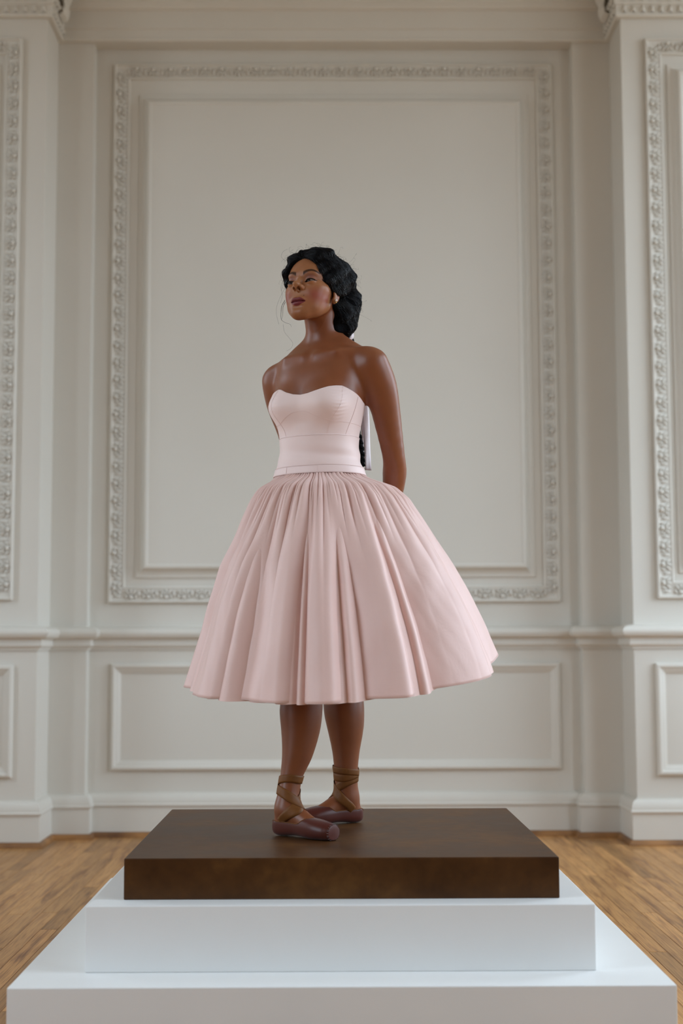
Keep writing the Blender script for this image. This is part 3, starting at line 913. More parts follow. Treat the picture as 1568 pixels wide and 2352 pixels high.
# ------------------------------------------------------------------ tubes, strips and lofts in the dancer's local frame
def tubes(P, R, sides=4):
    """P (N, K, 3) polylines, R (N, K) radii -> vertices, quads"""
    P = np.asarray(P, float); N, K, _ = P.shape
    R = np.broadcast_to(np.asarray(R, float), (N, K))
    T = np.gradient(P, axis=1); T /= np.maximum(np.linalg.norm(T, axis=2, keepdims=True), 1e-9)
    ref = np.zeros_like(T); ref[..., 2] = 1.0
    near = np.abs(T[..., 2]) > .93
    ref[near] = (1.0, 0.15, 0)
    Nn = np.cross(T, ref); Nn /= np.maximum(np.linalg.norm(Nn, axis=2, keepdims=True), 1e-9)
    Bn = np.cross(T, Nn)
    V = []
    for s in range(sides):
        a = 2 * math.pi * s / sides
        V.append(P + (Nn * math.cos(a) + Bn * math.sin(a)) * R[..., None])
    V = np.stack(V, 2)                                        # N, K, sides, 3
    n, k, s = np.meshgrid(np.arange(N), np.arange(K - 1), np.arange(sides), indexing='ij')
    s2 = (s + 1) % sides
    ix = lambda a, b, c: (a * K + b) * sides + c
    F = np.stack([ix(n, k, s), ix(n, k, s2), ix(n, k + 1, s2), ix(n, k + 1, s)], -1).reshape(-1, 4)
    return V.reshape(-1, 3), F
def part(name, V, F, material, parent, smooth=True, **k):
    me = np_mesh(name, np.asarray(V), np.asarray(F), smooth)
    me.materials.append(material)
    return link(name, me, parent, **k)
def grid_faces(n, m, closed_m=False):
    i, j = np.meshgrid(np.arange(n - 1), np.arange(m if closed_m else m - 1), indexing='ij')
    j2 = (j + 1) % m
    return np.stack([i * m + j, i * m + j2, (i + 1) * m + j2, (i + 1) * m + j], -1).reshape(-1, 4)
def solidify(o, t, off=1.0):
    md = o.modifiers.new('thickness', 'SOLIDIFY'); md.thickness = t; md.offset = off
def px(x, y, Y):
    """picture position at depth Y (metres from the camera) -> dancer-local point"""
    d = fw + rt * ((x - CX) / FPX) + up * ((CY - y) / FPX)
    return np.array((CAM + d * (Y / d.y)) - PO) / PSC

# ------------------------------------------------------------------ eyes, lashes, earring
M['eye'] = bpy.data.materials.new('eye'); M['eye'].use_nodes = True
_nt = M['eye'].node_tree; _b = _nt.nodes['Principled BSDF']; _a = _nt.nodes.new('ShaderNodeAttribute'); _a.attribute_name = 'tint'
_nt.links.new(_a.outputs['Color'], _b.inputs['Base Color']); _b.inputs['Roughness'].default_value = .28; _b.inputs['Specular IOR Level'].default_value = .12
M['lash'] = mat('black_lashes', (.008, .005, .004), .6, .3, (.012, .008, .006), 50)
M['pearl'] = mat('pearl', (.80, .72, .64), .25, .6, (.75, .66, .58), 40)
M['gold'] = mat('gold_setting', (.55, .36, .12), .3, .5, (.45, .28, .09), 60); M['gold'].node_tree.nodes['Principled BSDF'].inputs['Metallic'].default_value = .9
for s in (1, -1):
    c = np.array([s * EYE[0], EYE[1], EYE[2]])
    th, ph = np.meshgrid(np.linspace(0, math.pi, 33), np.linspace(0, 2 * math.pi, 40, endpoint=False), indexing='ij')
    gz = math.radians(-9)                                       # gaze a little to her right
    g = np.array([math.sin(gz), math.cos(gz), -.03]); g /= np.linalg.norm(g)
    e1 = np.cross(g, (0, 0, 1)); e1 /= np.linalg.norm(e1); e2 = np.cross(e1, g)
    L = np.cos(th)[..., None] * g + np.sin(th)[..., None] * (np.cos(ph)[..., None] * e1 + np.sin(ph)[..., None] * e2)
    rr = .0122 + .0006 * np.exp(-(th / .42) ** 4)
    Vl = c + L * rr[..., None]
    o = part('eyeball', head_world(Vl.reshape(-1, 3)), grid_faces(33, 40, True), M['eye'], person)
    colv = np.ones((33, 40, 4), np.float32)
    colv[..., :3] = (.20, .16, .145)
    colv[th < .50] = (.035, .015, .008, 1); colv[th < .22] = (.003, .002, .002, 1)
    o.data.color_attributes.new('tint', 'FLOAT_COLOR', 'POINT').data.foreach_set('color', colv.ravel())
    # lash line along the upper lid
    uu = np.linspace(EYE[0] - .0150, EYE[0] + .0155, 22)
    upc, loc_ = lid_curves(uu)
    vv = EYE[1] + np.sqrt(np.clip(.0142 ** 2 - (uu - EYE[0]) ** 2 * .9 - upc ** 2, .004 ** 2, 1))
    pl = np.stack([s * uu, vv + .0004, EYE[2] + upc + .0008 ], 1)
    tt = np.linspace(0, 1, 22)
    v1, f1 = tubes(head_world(pl)[None], (.0006 + .0007 * np.sin(np.clip(tt * .85 + .1, 0, 1) * math.pi))[None], 5)
    lash = part('eyelashes', v1, f1, M['lash'], person)
# ear stud: pearl with a small gold drop
lobe = np.array((.0755, .0045, -.0285))
def ball(c, r, nu=12, nv=8):
    th, ph = np.meshgrid(np.linspace(0, math.pi, nv), np.linspace(0, 2 * math.pi, nu, endpoint=False), indexing='ij')
    return np.asarray(c) + r * np.stack([np.sin(th) * np.cos(ph), np.sin(th) * np.sin(ph), np.cos(th)], -1).reshape(-1, 3), grid_faces(nv, nu, True)
v1, f1 = ball(head_world(lobe + (.003, .001, .001)), .0042, 16, 12)
stud = part('earring', v1, f1, M['pearl'], person, label='round pearl ear stud')
v1, f1 = ball(head_world(lobe + (.003, .001, -.0055)), .0026)
part('earring_drop', v1, f1, M['gold'], stud)

# ------------------------------------------------------------------ hair
def hair_mat():
    mt = mat('black_curly_hair', (.003, .003, .004), .75, .06, (.006, .006, .007), 60, .5, 160)
    return mt
M['hair'] = hair_mat()
M['strand'] = mat('black_hair_strands', (.004, .004, .005), .30, .26, (.008, .008, .011), 40)
TIE = np.array([.045, .088, 1.447])
tie_l = np.array(head_local(*TIE))
def hair_sdf(U, V, W):
    d = ell(U, V, W, (0, -.018, .048), (.0830, .100, .088))
    d = smin(d, ell(U, V, W, (.028, .030, .100), (.046, .044, .026)), .02)
    d = smin(d, ell(U, V, W, (-.036, .040, .090), (.034, .034, .028)), .02)
    d = smin(d, ell(U, V, W, (-.060, .046, .052), (.016, .024, .030)), .02)
    d = smin(d, ell(U, V, W, (.066, -.010, .045), (.022, .044, .050)), .02)
    d = smin(d, ell(U, V, W, (-.066, -.010, .035), (.022, .044, .055)), .02)
    d = smin(d, ell(U, V, W, (.042, -.060, .072), (.045, .050, .042)), .02)
    d = smin(d, ell(U, V, W, (.022, -.108, .005), (.066, .052, .062)), .025)
    d = smin(d, ell(U, V, W, (.036, -.088, -.045), (.050, .048, .058)), .025)
    d = smin(d, cap(U, V, W, (.030, -.085, -.06), tuple(tie_l), .038, .012), .025)
    lump = .0048 * np.sin(U * 95 + 1.3 * np.sin(W * 60)) * np.sin(V * 80 + W * 70) + .0030 * np.sin(W * 150 + U * 60) * np.sin(V * 130)
    d = d + lump
    # keep the face, the ear and the neck free
    d = smax(d, -ell(U, V, W, (-.004, .104, -.004), (.0715, .088, .098)), .006)
    d = smax(d, -ell(U, V, W, (.060, .030, -.062), (.060, .052, .066)), .008)
    d = smax(d, -ell(U, V, W, (-.060, .030, -.050), (.060, .055, .062)), .008)
    d = smax(d, -ell(U, V, W, (0, -.005, -.090), (.050, .055, .065)), .010)
    return d
ax3 = [np.arange(-.12, .125, .0024), np.arange(-.185, .115, .0024), np.arange(-.15, .165, .0024)]
ax3 = [q.astype(np.float32) for q in ax3]
d = hair_sdf(ax3[0][:, None, None], ax3[1][None, :, None], ax3[2][None, None, :]).astype(np.float32)
v1, f1 = surface_nets(d, *ax3)
hair = part('hair', head_world(v1), f1, M['hair'], person, label='black curly hair gathered low behind the neck')
# curls lying on the mass: follow arcs from the hairline to the tie
rs = np.random.RandomState(5)
HC = np.array([.0, -.020, .040])
def hair_radius(dirs):
    """outer surface distance along unit directions from HC"""
    rr = np.linspace(.19, .04, 38)
    Pq = (HC + dirs[:, None, :] * rr[None, :, None]).astype(np.float32)
    sd = hair_sdf(Pq[..., 0], Pq[..., 1], Pq[..., 2])
    ins = sd < 0
    hit = ins.argmax(1); any_ = ins.any(1)
    i1 = np.clip(hit, 1, None); i0 = i1 - 1
    n = np.arange(len(dirs))
    d0, d1 = sd[n, i0], sd[n, i1]
    r = rr[i0] + (rr[i1] - rr[i0]) * np.clip(d0 / np.maximum(d0 - d1, 1e-9), 0, 1)
    return r, any_
NS, KS = 7000, 20
st = rs.normal(size=(NS * 3, 3)); st[::3] = st[::3] * .45 + np.array([.1, .62, .62]); st /= np.linalg.norm(st, axis=1, keepdims=True)
st = st[((st[:, 1] > -.75) & (st[:, 2] > -.35)) | ((st[:, 1] < 0) & (st[:, 2] > -.8))][:NS]
NS = len(st)
en = (tie_l + np.array([.0, -.012, .03]) - HC); en = en / np.linalg.norm(en)
en = en + rs.normal(size=(NS, 3)) * .16; en /= np.linalg.norm(en, axis=1, keepdims=True)
om = np.arccos(np.clip((st * en).sum(1), -1, 1))
t = np.linspace(0, 1, KS)[None] * rs.uniform(.30, 1.0, (NS, 1))
dirs = (np.sin((1 - t) * om[:, None])[..., None] * st[:, None] + np.sin(t * om[:, None])[..., None] * en[:, None]) / np.sin(om)[:, None, None]
fr = rs.uniform(18, 40, (NS, 1)); phs = rs.uniform(0, 6.28, (NS, 1)); am = rs.uniform(.006, .055, (NS, 1))
side = np.cross(st, en); side /= np.linalg.norm(side, axis=1, keepdims=True)
dirs = dirs + side[:, None] * (am * np.sin(fr * t + phs))[..., None]
dirs /= np.linalg.norm(dirs, axis=2, keepdims=True)
r_, ok = hair_radius(dirs.reshape(-1, 3))
r_ = r_.reshape(NS, KS); ok = ok.reshape(NS, KS)
lift = .0005 + .0018 * (1 + np.cos(fr * t * 1.0 + phs)) * rs.uniform(.2, 1, (NS, 1))
PS = HC + dirs * (r_ + lift)[..., None]
jump = np.linalg.norm(np.diff(PS, axis=1), axis=2).max(1)
good = ok.all(1) & (jump < .030)
PS = PS[good]
rad = rs.uniform(.0003, .0010, (len(PS), 1)) * np.sin(np.linspace(.15, math.pi - .05, KS))[None] ** .5
v1, f1 = tubes(head_world(PS), rad, 3)
part('hair_curls', v1, f1, M['strand'], hair, kind='stuff')
# thin flyaway hairs
NF, KF = 700, 12
fd = rs.normal(size=(NF * 3, 3)); fd /= np.linalg.norm(fd, axis=1, keepdims=True)
fd = fd[(fd[:, 2] > -.5) & ((fd[:, 1] < .55) | (fd[:, 2] > .45))][:NF]; NF = len(fd)
r_, ok = hair_radius(fd)
start = HC + fd * (r_ - .002)[:, None]
tang = np.cross(fd, rs.normal(size=(NF, 3))); tang /= np.linalg.norm(tang, axis=1, keepdims=True)
tan2 = np.cross(fd, tang)
tq = np.linspace(0, 1, KF)[None, :]
ln = rs.gamma(2.0, .0045, (NF, 1)); lt = rs.uniform(.004, .028, (NF, 1))
curl = rs.uniform(2, 9, (NF, 1)); ca_ = rs.uniform(.001, .005, (NF, 1))
PFly = start[:, None] + fd[:, None] * (ln * np.sin(tq * 2.0))[..., None] + tang[:, None] * (lt * tq)[..., None] + tan2[:, None] * (ca_ * np.sin(curl * tq))[..., None]
PFly = PFly[ok]
v1, f1 = tubes(head_world(PFly), np.full((len(PFly), KF), .00017), 3)
part('flyaway_hairs', v1, f1, M['strand'], hair, kind='stuff')
# loose curls hanging beside the far cheek
loose = [[(654, 690), (647, 703), (645, 720), (646, 734), (655, 741), (666, 745), (669, 751)],
         [(655, 694), (650, 705), (649, 722), (646, 736)],
         [(652, 640), (645, 660), (648, 680), (644, 696)],
         [(653, 612), (644, 632), (650, 650), (646, 668)],
         [(650, 745), (653, 762), (663, 775), (672, 788), (668, 800), (658, 806)],
         [(656, 600), (646, 590), (650, 578), (660, 572)],
         [(655, 660), (640, 690), (634, 715), (640, 745)]]
for q, lp in enumerate(loose):
    P_ = catmull([px(a, b, 4.11) for a, b in lp], 6)
    v1, f1 = tubes(P_[None], np.linspace(.0007 if q < 2 else .00022, .0002, len(P_))[None], 4)
    part('loose_curl', v1, f1, M['strand'], hair)
# plait hanging down the back: three strands wound about each other
tail = catmull([TIE + (0, .004, .006), TIE + (.008, .016, -.03), (.056, .118, 1.36), (.052, .128, 1.28), (.068, .128, 1.19), (.084, .120, 1.12), (.090, .108, 1.055)], 14)
K = len(tail)
tt = np.linspace(0, 1, K)
for k in range(3):
    ang = tt * 46 + k * 2 * math.pi / 3
    amp = .011 * (1 - .35 * tt)
    P_ = tail + np.stack([amp * np.cos(ang), .6 * amp * np.sin(2 * ang), 0 * ang], 1)
    v1, f1 = tubes(P_[None], (.0115 * (1 - .45 * tt))[None], 8)
    part('plait_strand', v1, f1, M['hair'], hair)
# fuzz on the plait
nfz = 700
ii = rs.randint(4, K, nfz)
base = tail[ii] + rs.normal(size=(nfz, 3)) * .004
dv = rs.normal(size=(nfz, 3)); dv /= np.linalg.norm(dv, axis=1, keepdims=True)
PZ = base[:, None] + dv[:, None] * np.linspace(0, .017, 6)[None, :, None] + np.array([0, 0, -.012]) * (np.linspace(0, 1, 6) ** 2)[None, :, None]
v1, f1 = tubes(PZ, np.full((nfz, 6), .00025), 3)
part('plait_fuzz', v1, f1, M['strand'], hair, kind='stuff')
# pale ribbon tied round the hair, with two tails
M['ribbon_white'] = mat('pale_pink_ribbon', (.80, .70, .70), .5, .3, (.74, .63, .63), 30)
ringa = np.linspace(0, 2 * math.pi, 25)
tdir = np.array([.20, .45, -.87]); e1 = np.cross(tdir, (0, 0, 1)); e1 /= np.linalg.norm(e1); e2 = np.cross(tdir, e1); e2 /= np.linalg.norm(e2)
ring = TIE + .0205 * (np.cos(ringa)[:, None] * e1 + np.sin(ringa)[:, None] * e2)
rows = np.stack([ring + tdir * w * .011 + (ring - TIE) * .18 * (1 - w * w) for w in np.linspace(-1, 1, 6)], 0)
bow = part('hair_ribbon', rows.reshape(-1, 3), grid_faces(6, 25), M['ribbon_white'], hair); solidify(bow, .0012)
def strip(pts, width, wdir, n=10, wav=.0, cols=5, seed=0):
    C_ = catmull(pts, n); K = len(C_); r2 = np.random.RandomState(seed)
    w = np.linspace(-.5, .5, cols)
    wd = np.asarray(wdir, float); wd = wd / np.linalg.norm(wd)
    T = np.gradient(C_, axis=0); T /= np.linalg.norm(T, axis=1, keepdims=True)
    S = wd - (T @ wd)[:, None] * T; S /= np.linalg.norm(S, axis=1, keepdims=True)
    Nn = np.cross(T, S)
    s_ = np.linspace(0, 1, K)
    rows = C_[:, None] + S[:, None] * (width * w)[None, :, None] + Nn[:, None] * (wav * np.sin(9 * s_[:, None] + 4 * w[None] + seed))[..., None]
    return rows.reshape(-1, 3), grid_faces(K, cols)
v1, f1 = strip([TIE + (.012, .010, -.012), TIE + (.030, .020, -.035), (.098, .125, 1.36), (.100, .140, 1.28), (.106, .142, 1.20), (.109, .136, 1.12), (.112, .128, 1.045)], .021, (1, .25, 0), 10, .003, 5, 1)
o = part('ribbon_tail', v1, f1, M['ribbon_white'], hair); solidify(o, .0008)
v1, f1 = strip([TIE + (.010, .014, -.012), TIE + (.020, .030, -.04), (.088, .140, 1.34), (.096, .150, 1.24), (.100, .150, 1.15), (.101, .140, 1.075)], .020, (1, .5, 0), 10, .004, 5, 2)
o = part('ribbon_tail', v1, f1, M['ribbon_white'], hair); solidify(o, .0008)

# ------------------------------------------------------------------ dress
def cloth(name, base, var, trans=.12, rough=.5, wrinkle=.25, wscale=(1, 1, .35), wfreq=22):
    mt = bpy.data.materials.new(name); mt.use_nodes = True
    nt = mt.node_tree; b = nt.nodes['Principled BSDF']; out = nt.nodes['Material Output']
    tc = nt.nodes.new('ShaderNodeTexCoord'); mp = nt.nodes.new('ShaderNodeMapping'); mp.inputs['Scale'].default_value = wscale
    nt.links.new(tc.outputs['Object'], mp.inputs[0])
    n1 = nt.nodes.new('ShaderNodeTexNoise'); n1.inputs['Scale'].default_value = 9; n1.inputs['Detail'].default_value = 3
    n2 = nt.nodes.new('ShaderNodeTexNoise'); n2.inputs['Scale'].default_value = wfreq; n2.inputs['Detail'].default_value = 4; n2.inputs['Distortion'].default_value = .35
    n3 = nt.nodes.new('ShaderNodeTexNoise'); n3.inputs['Scale'].default_value = 900; n3.inputs['Detail'].default_value = 2
    for n in (n1, n2): nt.links.new(mp.outputs[0], n.inputs['Vector'])
    nt.links.new(tc.outputs['Object'], n3.inputs['Vector'])
    rp = nt.nodes.new('ShaderNodeValToRGB'); rp.color_ramp.elements[0].position = .3; rp.color_ramp.elements[1].position = .7
    rp.color_ramp.elements[0].color = (*base, 1); rp.color_ramp.elements[1].color = (*var, 1)
    nt.links.new(n1.outputs['Fac'], rp.inputs[0]); nt.links.new(rp.outputs[0], b.inputs['Base Color'])
    ma = nt.nodes.new('ShaderNodeMath'); ma.operation = 'MULTIPLY_ADD'; ma.inputs[1].default_value = .06
    nt.links.new(n3.outputs['Fac'], ma.inputs[0]); nt.links.new(n2.outputs['Fac'], ma.inputs[2])
    bp = nt.nodes.new('ShaderNodeBump'); bp.inputs['Strength'].default_value = wrinkle; bp.inputs['Distance'].default_value = .012
    nt.links.new(ma.outputs[0], bp.inputs['Height']); nt.links.new(bp.outputs[0], b.inputs['Normal'])
    b.inputs['Roughness'].default_value = rough; b.inputs['Specular IOR Level'].default_value = .35
    b.inputs['Sheen Weight'].default_value = .25; b.inputs['Sheen Roughness'].default_value = .4
    tr = nt.nodes.new('ShaderNodeBsdfTranslucent'); nt.links.new(rp.outputs[0], tr.inputs['Color']); nt.links.new(bp.outputs[0], tr.inputs['Normal'])
    mx = nt.nodes.new('ShaderNodeMixShader'); mx.inputs[0].default_value = trans
    nt.links.new(b.outputs[0], mx.inputs[1]); nt.links.new(tr.outputs[0], mx.inputs[2]); nt.links.new(mx.outputs[0], out.inputs['Surface'])
    return mt
PINK = (.95, .680, .615); PINK2 = (.92, .650, .585)
M['skirt'] = cloth('pale_pink_taffeta', PINK, PINK2, .20, .42, .22, (1, 1, .75), 13)
M['bodice'] = cloth('pale_pink_bodice_fabric', (.94, .735, .690), (.91, .705, .660), .03, .5, .05)
M['seam'] = mat('pink_seam_thread', (.90, .69, .64), .6, .3, (.87, .66, .61), 50)

NPH = 260
PHI = np.linspace(-math.pi, math.pi, NPH, endpoint=False)       # 0 forward, + towards her left
def cast_torso(phi, z):
    """outer distance of torso (with bust) from its axis along phi at height z, arrays of the same shape"""
    lo_, hi_ = np.full(phi.shape, .02), np.full(phi.shape, .24)
    for _ in range(26):
        m_ = (lo_ + hi_) / 2
        x_, y_ = from_uv(m_ * np.sin(phi), m_ * np.cos(phi))
        dd = torso(x_, y_, z)
        lo_ = np.where(dd < 0, m_, lo_); hi_ = np.where(dd < 0, hi_, m_)
    return lo_
def hull_r(phi, r):
    """radial function of the convex hull of a star-shaped ring: cloth pulled taut"""
    pts = np.stack([r * np.sin(phi), r * np.cos(phi)], 1)
    P_ = sorted(map(tuple, pts))
    def half(P_):
        h = []
        for p in P_:
            while len(h) > 1 and (h[-1][0] - h[-2][0]) * (p[1] - h[-2][1]) - (h[-1][1] - h[-2][1]) * (p[0] - h[-2][0]) <= 0: h.pop()
            h.append(p)
        return h[:-1]
    H = np.array(half(P_) + half(P_[::-1]))
    A_, B_ = H, np.roll(H, -1, 0)
    dx, dy = np.sin(phi), np.cos(phi)
    out = np.zeros(len(phi))
    for (ax_, ay), (bx, by) in zip(A_, B_):
        den = dx * (by - ay) - dy * (bx - ax_)
        with np.errstate(divide='ignore', invalid='ignore'):
            tt_ = (ax_ * (by - ay) - ay * (bx - ax_)) / den
            ss = (ax_ * dy - ay * dx) / den
        okk = (ss > -1e-6) & (ss < 1 + 1e-6) & (tt_ > 0) & np.isfinite(tt_)
        out = np.where(okk, np.maximum(out, tt_), out)
    return np.where(out > 0, out, r)
ZTAB = np.linspace(.98, 1.30, 81)
RTAB = np.stack([hull_r(PHI, cast_torso(PHI, np.full(NPH, z))) for z in ZTAB])
# bust cups are a little fuller than the body
_cup = .010 * np.exp(-((np.abs(PHI) - .62) / .42) ** 2)[None] * np.exp(-((ZTAB - 1.205) / .034) ** 2)[:, None]
RTAB = RTAB + _cup
ker = np.hanning(9); ker /= ker.sum()
RTAB = np.stack([np.convolve(np.pad(q, 4, mode='wrap'), ker, 'valid') for q in RTAB])
def dress_r(phi, z):
    p = ((np.asarray(phi) + math.pi) % (2 * math.pi)) / (2 * math.pi) * NPH
    i0 = np.floor(p).astype(int) % NPH; i1 = (i0 + 1) % NPH; fp = p - np.floor(p)
    q = np.clip((np.asarray(z) - ZTAB[0]) / (ZTAB[1] - ZTAB[0]), 0, len(ZTAB) - 1.001)
    k0 = q.astype(int); fq = q - k0
    return (RTAB[k0, i0] * (1 - fp) + RTAB[k0, i1] * fp) * (1 - fq) + (RTAB[k0 + 1, i0] * (1 - fp) + RTAB[k0 + 1, i1] * fp) * fq
def dress_pt(phi, z, off):
    r = dress_r(phi, z) + off
    x_, y_ = from_uv(r * np.sin(phi), r * np.cos(phi))
    return np.stack([x_, y_, np.broadcast_to(z, np.shape(x_))], -1)
TOPA = np.radians([-180, -130, -90, -58, -44, -38, -33, -22, -10, 2, 14, 28, 42, 52, 60, 64, 78, 95, 130, 180])
TOPZ = np.array([1.196, 1.202, 1.222, 1.248, 1.258, 1.2595, 1.257, 1.246, 1.238, 1.2345, 1.237, 1.245, 1.2545, 1.2575, 1.2575, 1.254, 1.240, 1.220, 1.202, 1.196])
def top_z(phi): return np.interp(phi, TOPA, TOPZ)
def band(name, z0, z1f, off, rows_n, parent, material, disp=None, thick=.002):
    t_ = np.linspace(0, 1, rows_n)[:, None]
    ph = PHI[None, :]
    z1 = z1f(ph) if callable(z1f) else np.full_like(ph, z1f)
    z = z0 + (z1 - z0) * t_
    P_ = dress_pt(np.broadcast_to(ph, z.shape), z, off + (disp(np.broadcast_to(ph, z.shape), z) if disp else 0))
    o = part(name, P_.reshape(-1, 3), grid_faces(rows_n, NPH, True), material, parent)
    solidify(o, thick, -1)
    return o
def ruche(ph, z):
    w = np.zeros_like(z)
    for c, a in ((.95, 1.0), (-.70, .8)):
        w = w + a * np.exp(-((ph - c) / .13) ** 2) * np.sin(z * 620 + 3 * np.sin(ph * 9)) * .0011 * np.clip((z - 1.14) / .03, 0, 1)
    return w
bodice = band('bodice', 1.118, top_z, .0045, 46, person, M['bodice'], ruche)
bodice['label'] = 'pale pink strapless bodice with sweetheart neckline'
def fold_mid(ph, z):
    s_ = (z - 1.03) / .085
    return .0022 * np.sin(s_ * 9 + 1.6 * ph) * np.exp(-((s_ - .35) / .35) ** 2) * (1 + .6 * np.cos(ph - 1.2)) + .004 * (1 - s_)
sash = band('waist_sash', 1.030, 1.121, .0062, 24, person, M['bodice'], fold_mid)
wband = band('waistband', 1.010, 1.032, .0118, 6, person, M['bodice'])
def seam(parent, pts, off, r=.0004):
    q = catmull(pts, 8)
    P_ = dress_pt(q[:, 0], q[:, 1], off + .0001)
    v1, f1 = tubes(P_[None], np.full((1, len(P_)), r), 5)
    return part('seam', v1, f1, M['seam'], parent)
D_ = math.radians
for s in (1, -1):
    q1 = (60, 54, 46, 42) if s > 0 else (38, 38, 38, 35)
    seam(bodice, [(s * D_(q1[0]), 1.2565), (s * D_(q1[1]), 1.20), (s * D_(q1[2]), 1.16), (s * D_(q1[3]), 1.122)], .0050)
    seam(bodice, [(s * D_(82), 1.230), (s * D_(78), 1.18), (s * D_(70), 1.122)], .0050)
    seam(bodice, [(s * D_(q1[2]), 1.157), (s * D_(76), 1.155), (s * D_(105), 1.152)], .0050)
    seam(bodice, [(0, 1.187), (s * D_(12), 1.184), (s * D_(26), 1.170), (s * D_(q1[2]), 1.157)], .0050)
    seam(wband, [(s * D_(28), 1.014), (s * D_(28), 1.022), (s * D_(28), 1.030)], .0124, .0005)
ph_ = np.linspace(-math.pi, math.pi, 60)
for nm, zz, of in (('seam', 1.119, .0066), ('seam', 1.0325, .0125)):
    v1, f1 = tubes(dress_pt(ph_, np.full(60, zz), of)[None], np.full((1, 60), .0005), 4)
    part(nm, v1, f1, M['seam'], sash)

# skirt: gathered into the waistband, falling in wide soft folds
NT, NR = 900, 90
TH = np.linspace(-math.pi, math.pi, NT, endpoint=False)         # 0 towards the camera, + to the right of the picture
tt = np.linspace(0, 1, NR)
# silhouette: half widths to the left and right of the axis by height (local z, metres)
SZ = np.array([1.022, 1.005, .985, .94, .895, .814, .745, .645, .57, .48, .42, .30])
SL = np.array([.127, .145, .162, .190, .214, .252, .286, .318, .338, .366, .385, .420])
SR = np.array([.127, .168, .200, .246, .277, .328, .368, .420, .456, .492, .512, .545])
HEMT = np.radians([-180, -130, -90, -60, -30, 0, 30, 60, 80, 95, 120, 180])
HEMZ = np.array([.47, .445, .418, .392, .376, .373, .392, .432, .472, .515, .515, .47])
hem = np.interp(TH, HEMT, HEMZ)
hk = np.hanning(61); hk /= hk.sum()
hem = np.convolve(np.pad(hem, 30, mode='wrap'), hk, 'valid')
KN = [(-180, -.01), (-165, .02), (-150, -.02), (-138, .02), (-122, -.02), (-108, .01), (-96, .008), (-88, -.006), (-76, .006), (-67, -.016), (-63, -.014), (-58, .014), (-50, .018), (-43, .016), (-38, -.010), (-30, -.012), (-20, .004),
      (-14, .010), (-11, .000), (-9, -.026), (-7, -.018), (-4, .010), (2, .018), (6, .016), (8, -.016), (11, -.022), (17, -.004), (24, .016), (28, .024), (30, .016), (32, -.020), (36, -.024), (46, -.004), (58, .012),
      (64, .016), (68, .000), (72, -.012), (80, .002), (88, .014), (96, .004), (104, -.016), (118, .02), (132, -.02), (146, .018), (162, -.018), (172, .01)]
kth = np.radians([k[0] for k in KN]); kof = np.array([k[1] for k in KN])
kth3 = np.concatenate([kth - 2 * math.pi, kth, kth + 2 * math.pi]); kof3 = np.tile(kof, 3)
def smooth_knots(th):
    y = np.interp(th, kth3, kof3)
    return y
bigf = smooth_knots(TH)
k2 = np.hanning(13); k2 /= k2.sum()
bigf = np.convolve(np.pad(bigf, 6, mode='wrap'), k2, 'valid')
rs = np.random.RandomState(11)
def rand_periodic(n, sharp=1.0):
    """n irregular folds around the circle, between -1 and 1"""
    edges = np.sort((np.arange(n) + rs.uniform(-.3, .3, n)) / n * 2 * math.pi - math.pi)
    ph_ = np.interp(TH, np.concatenate([edges - 2 * math.pi, edges, edges + 2 * math.pi]), np.arange(3 * n))
    am_ = rs.uniform(.55, 1.0, n + 1)
    return (2 * np.abs(np.sin(math.pi * ph_)) ** sharp - 1) * am_[(ph_.astype(int)) % n]
g1 = rand_periodic(82, .55); g2 = rand_periodic(29, .75); g3 = rand_periodic(52, .65)
def sstep(a, b, x): q = np.clip((x - a) / (b - a), 0, 1); return q * q * (3 - 2 * q)
def skirt_rows(shrink=0.0, hem_add=0.0, fold=1.0):
    rows = []
    for t in tt:
        z = 1.019 + (hem + hem_add - 1.019) * (t ** 1.12)
        L_ = np.interp(-z, -SZ, SL); R_ = np.interp(-z, -SZ, SR)
        s_ = np.sin(TH)
        wgt = .5 + .5 * np.clip(s_ * 1.2, -1, 1)
        r = L_ * (1 - wgt) + R_ * wgt
        fb = np.cos(TH)
        r = r * (1 - .04 * np.clip(fb, 0, 1)) * (1 - .10 * np.clip(-fb, 0, 1) * sstep(0, .3, t))
        # waist outline follows the turned torso
        phi = np.arctan2(np.sin(TH) * CB + np.cos(TH) * SB, -np.sin(TH) * SB + np.cos(TH) * CB)
        rw = dress_r(phi, np.full(NT, 1.016)) + .004
        mixw = sstep(0.012, .11, t)
        r = rw * (1 - mixw) + r * mixw
        gather = .0066 * g1 * sstep(.008, .03, t) * (1 - sstep(.05, .26, t)) + .0068 * g3 * sstep(.02, .08, t) * (1 - sstep(.16, .42, t))
        midf = .0090 * g2 * sstep(.05, .18, t) * (1 - sstep(.25, .65, t) * .88)
        big = bigf * (sstep(.10, .75, t) * 1.55 + .08)
        crum = (.0015 * np.sin(13 * TH + 9 * t + 2 * np.sin(7 * t + 3 * TH)) * np.sin(11 * t + 5 * TH) + .0006 * np.sin(29 * TH - 17 * t) * np.sin(23 * t + 9 * np.sin(4 * TH))) * sstep(.2, .5, t)
        r = r + (gather + midf + big + crum) * fold - shrink * sstep(.02, .2, t)
        # lean the fold crests sideways so that they roll over
        lean = -.35 * big * fold / np.maximum(r, .1)
        zz = z + .012 * fold * bigf / .024 * -.25 * sstep(.7, 1, t)
        rows.append(np.stack([TX + .004 * t + r * np.sin(TH + lean), TY - r * np.cos(TH + lean), zz], 1))
    return np.stack(rows)
SK = skirt_rows()
skirt = part('skirt', SK.reshape(-1, 3), grid_faces(NR, NT, True), M['skirt'], person, label='full pale pink skirt gathered at the waist')
solidify(skirt, .0012, -1)
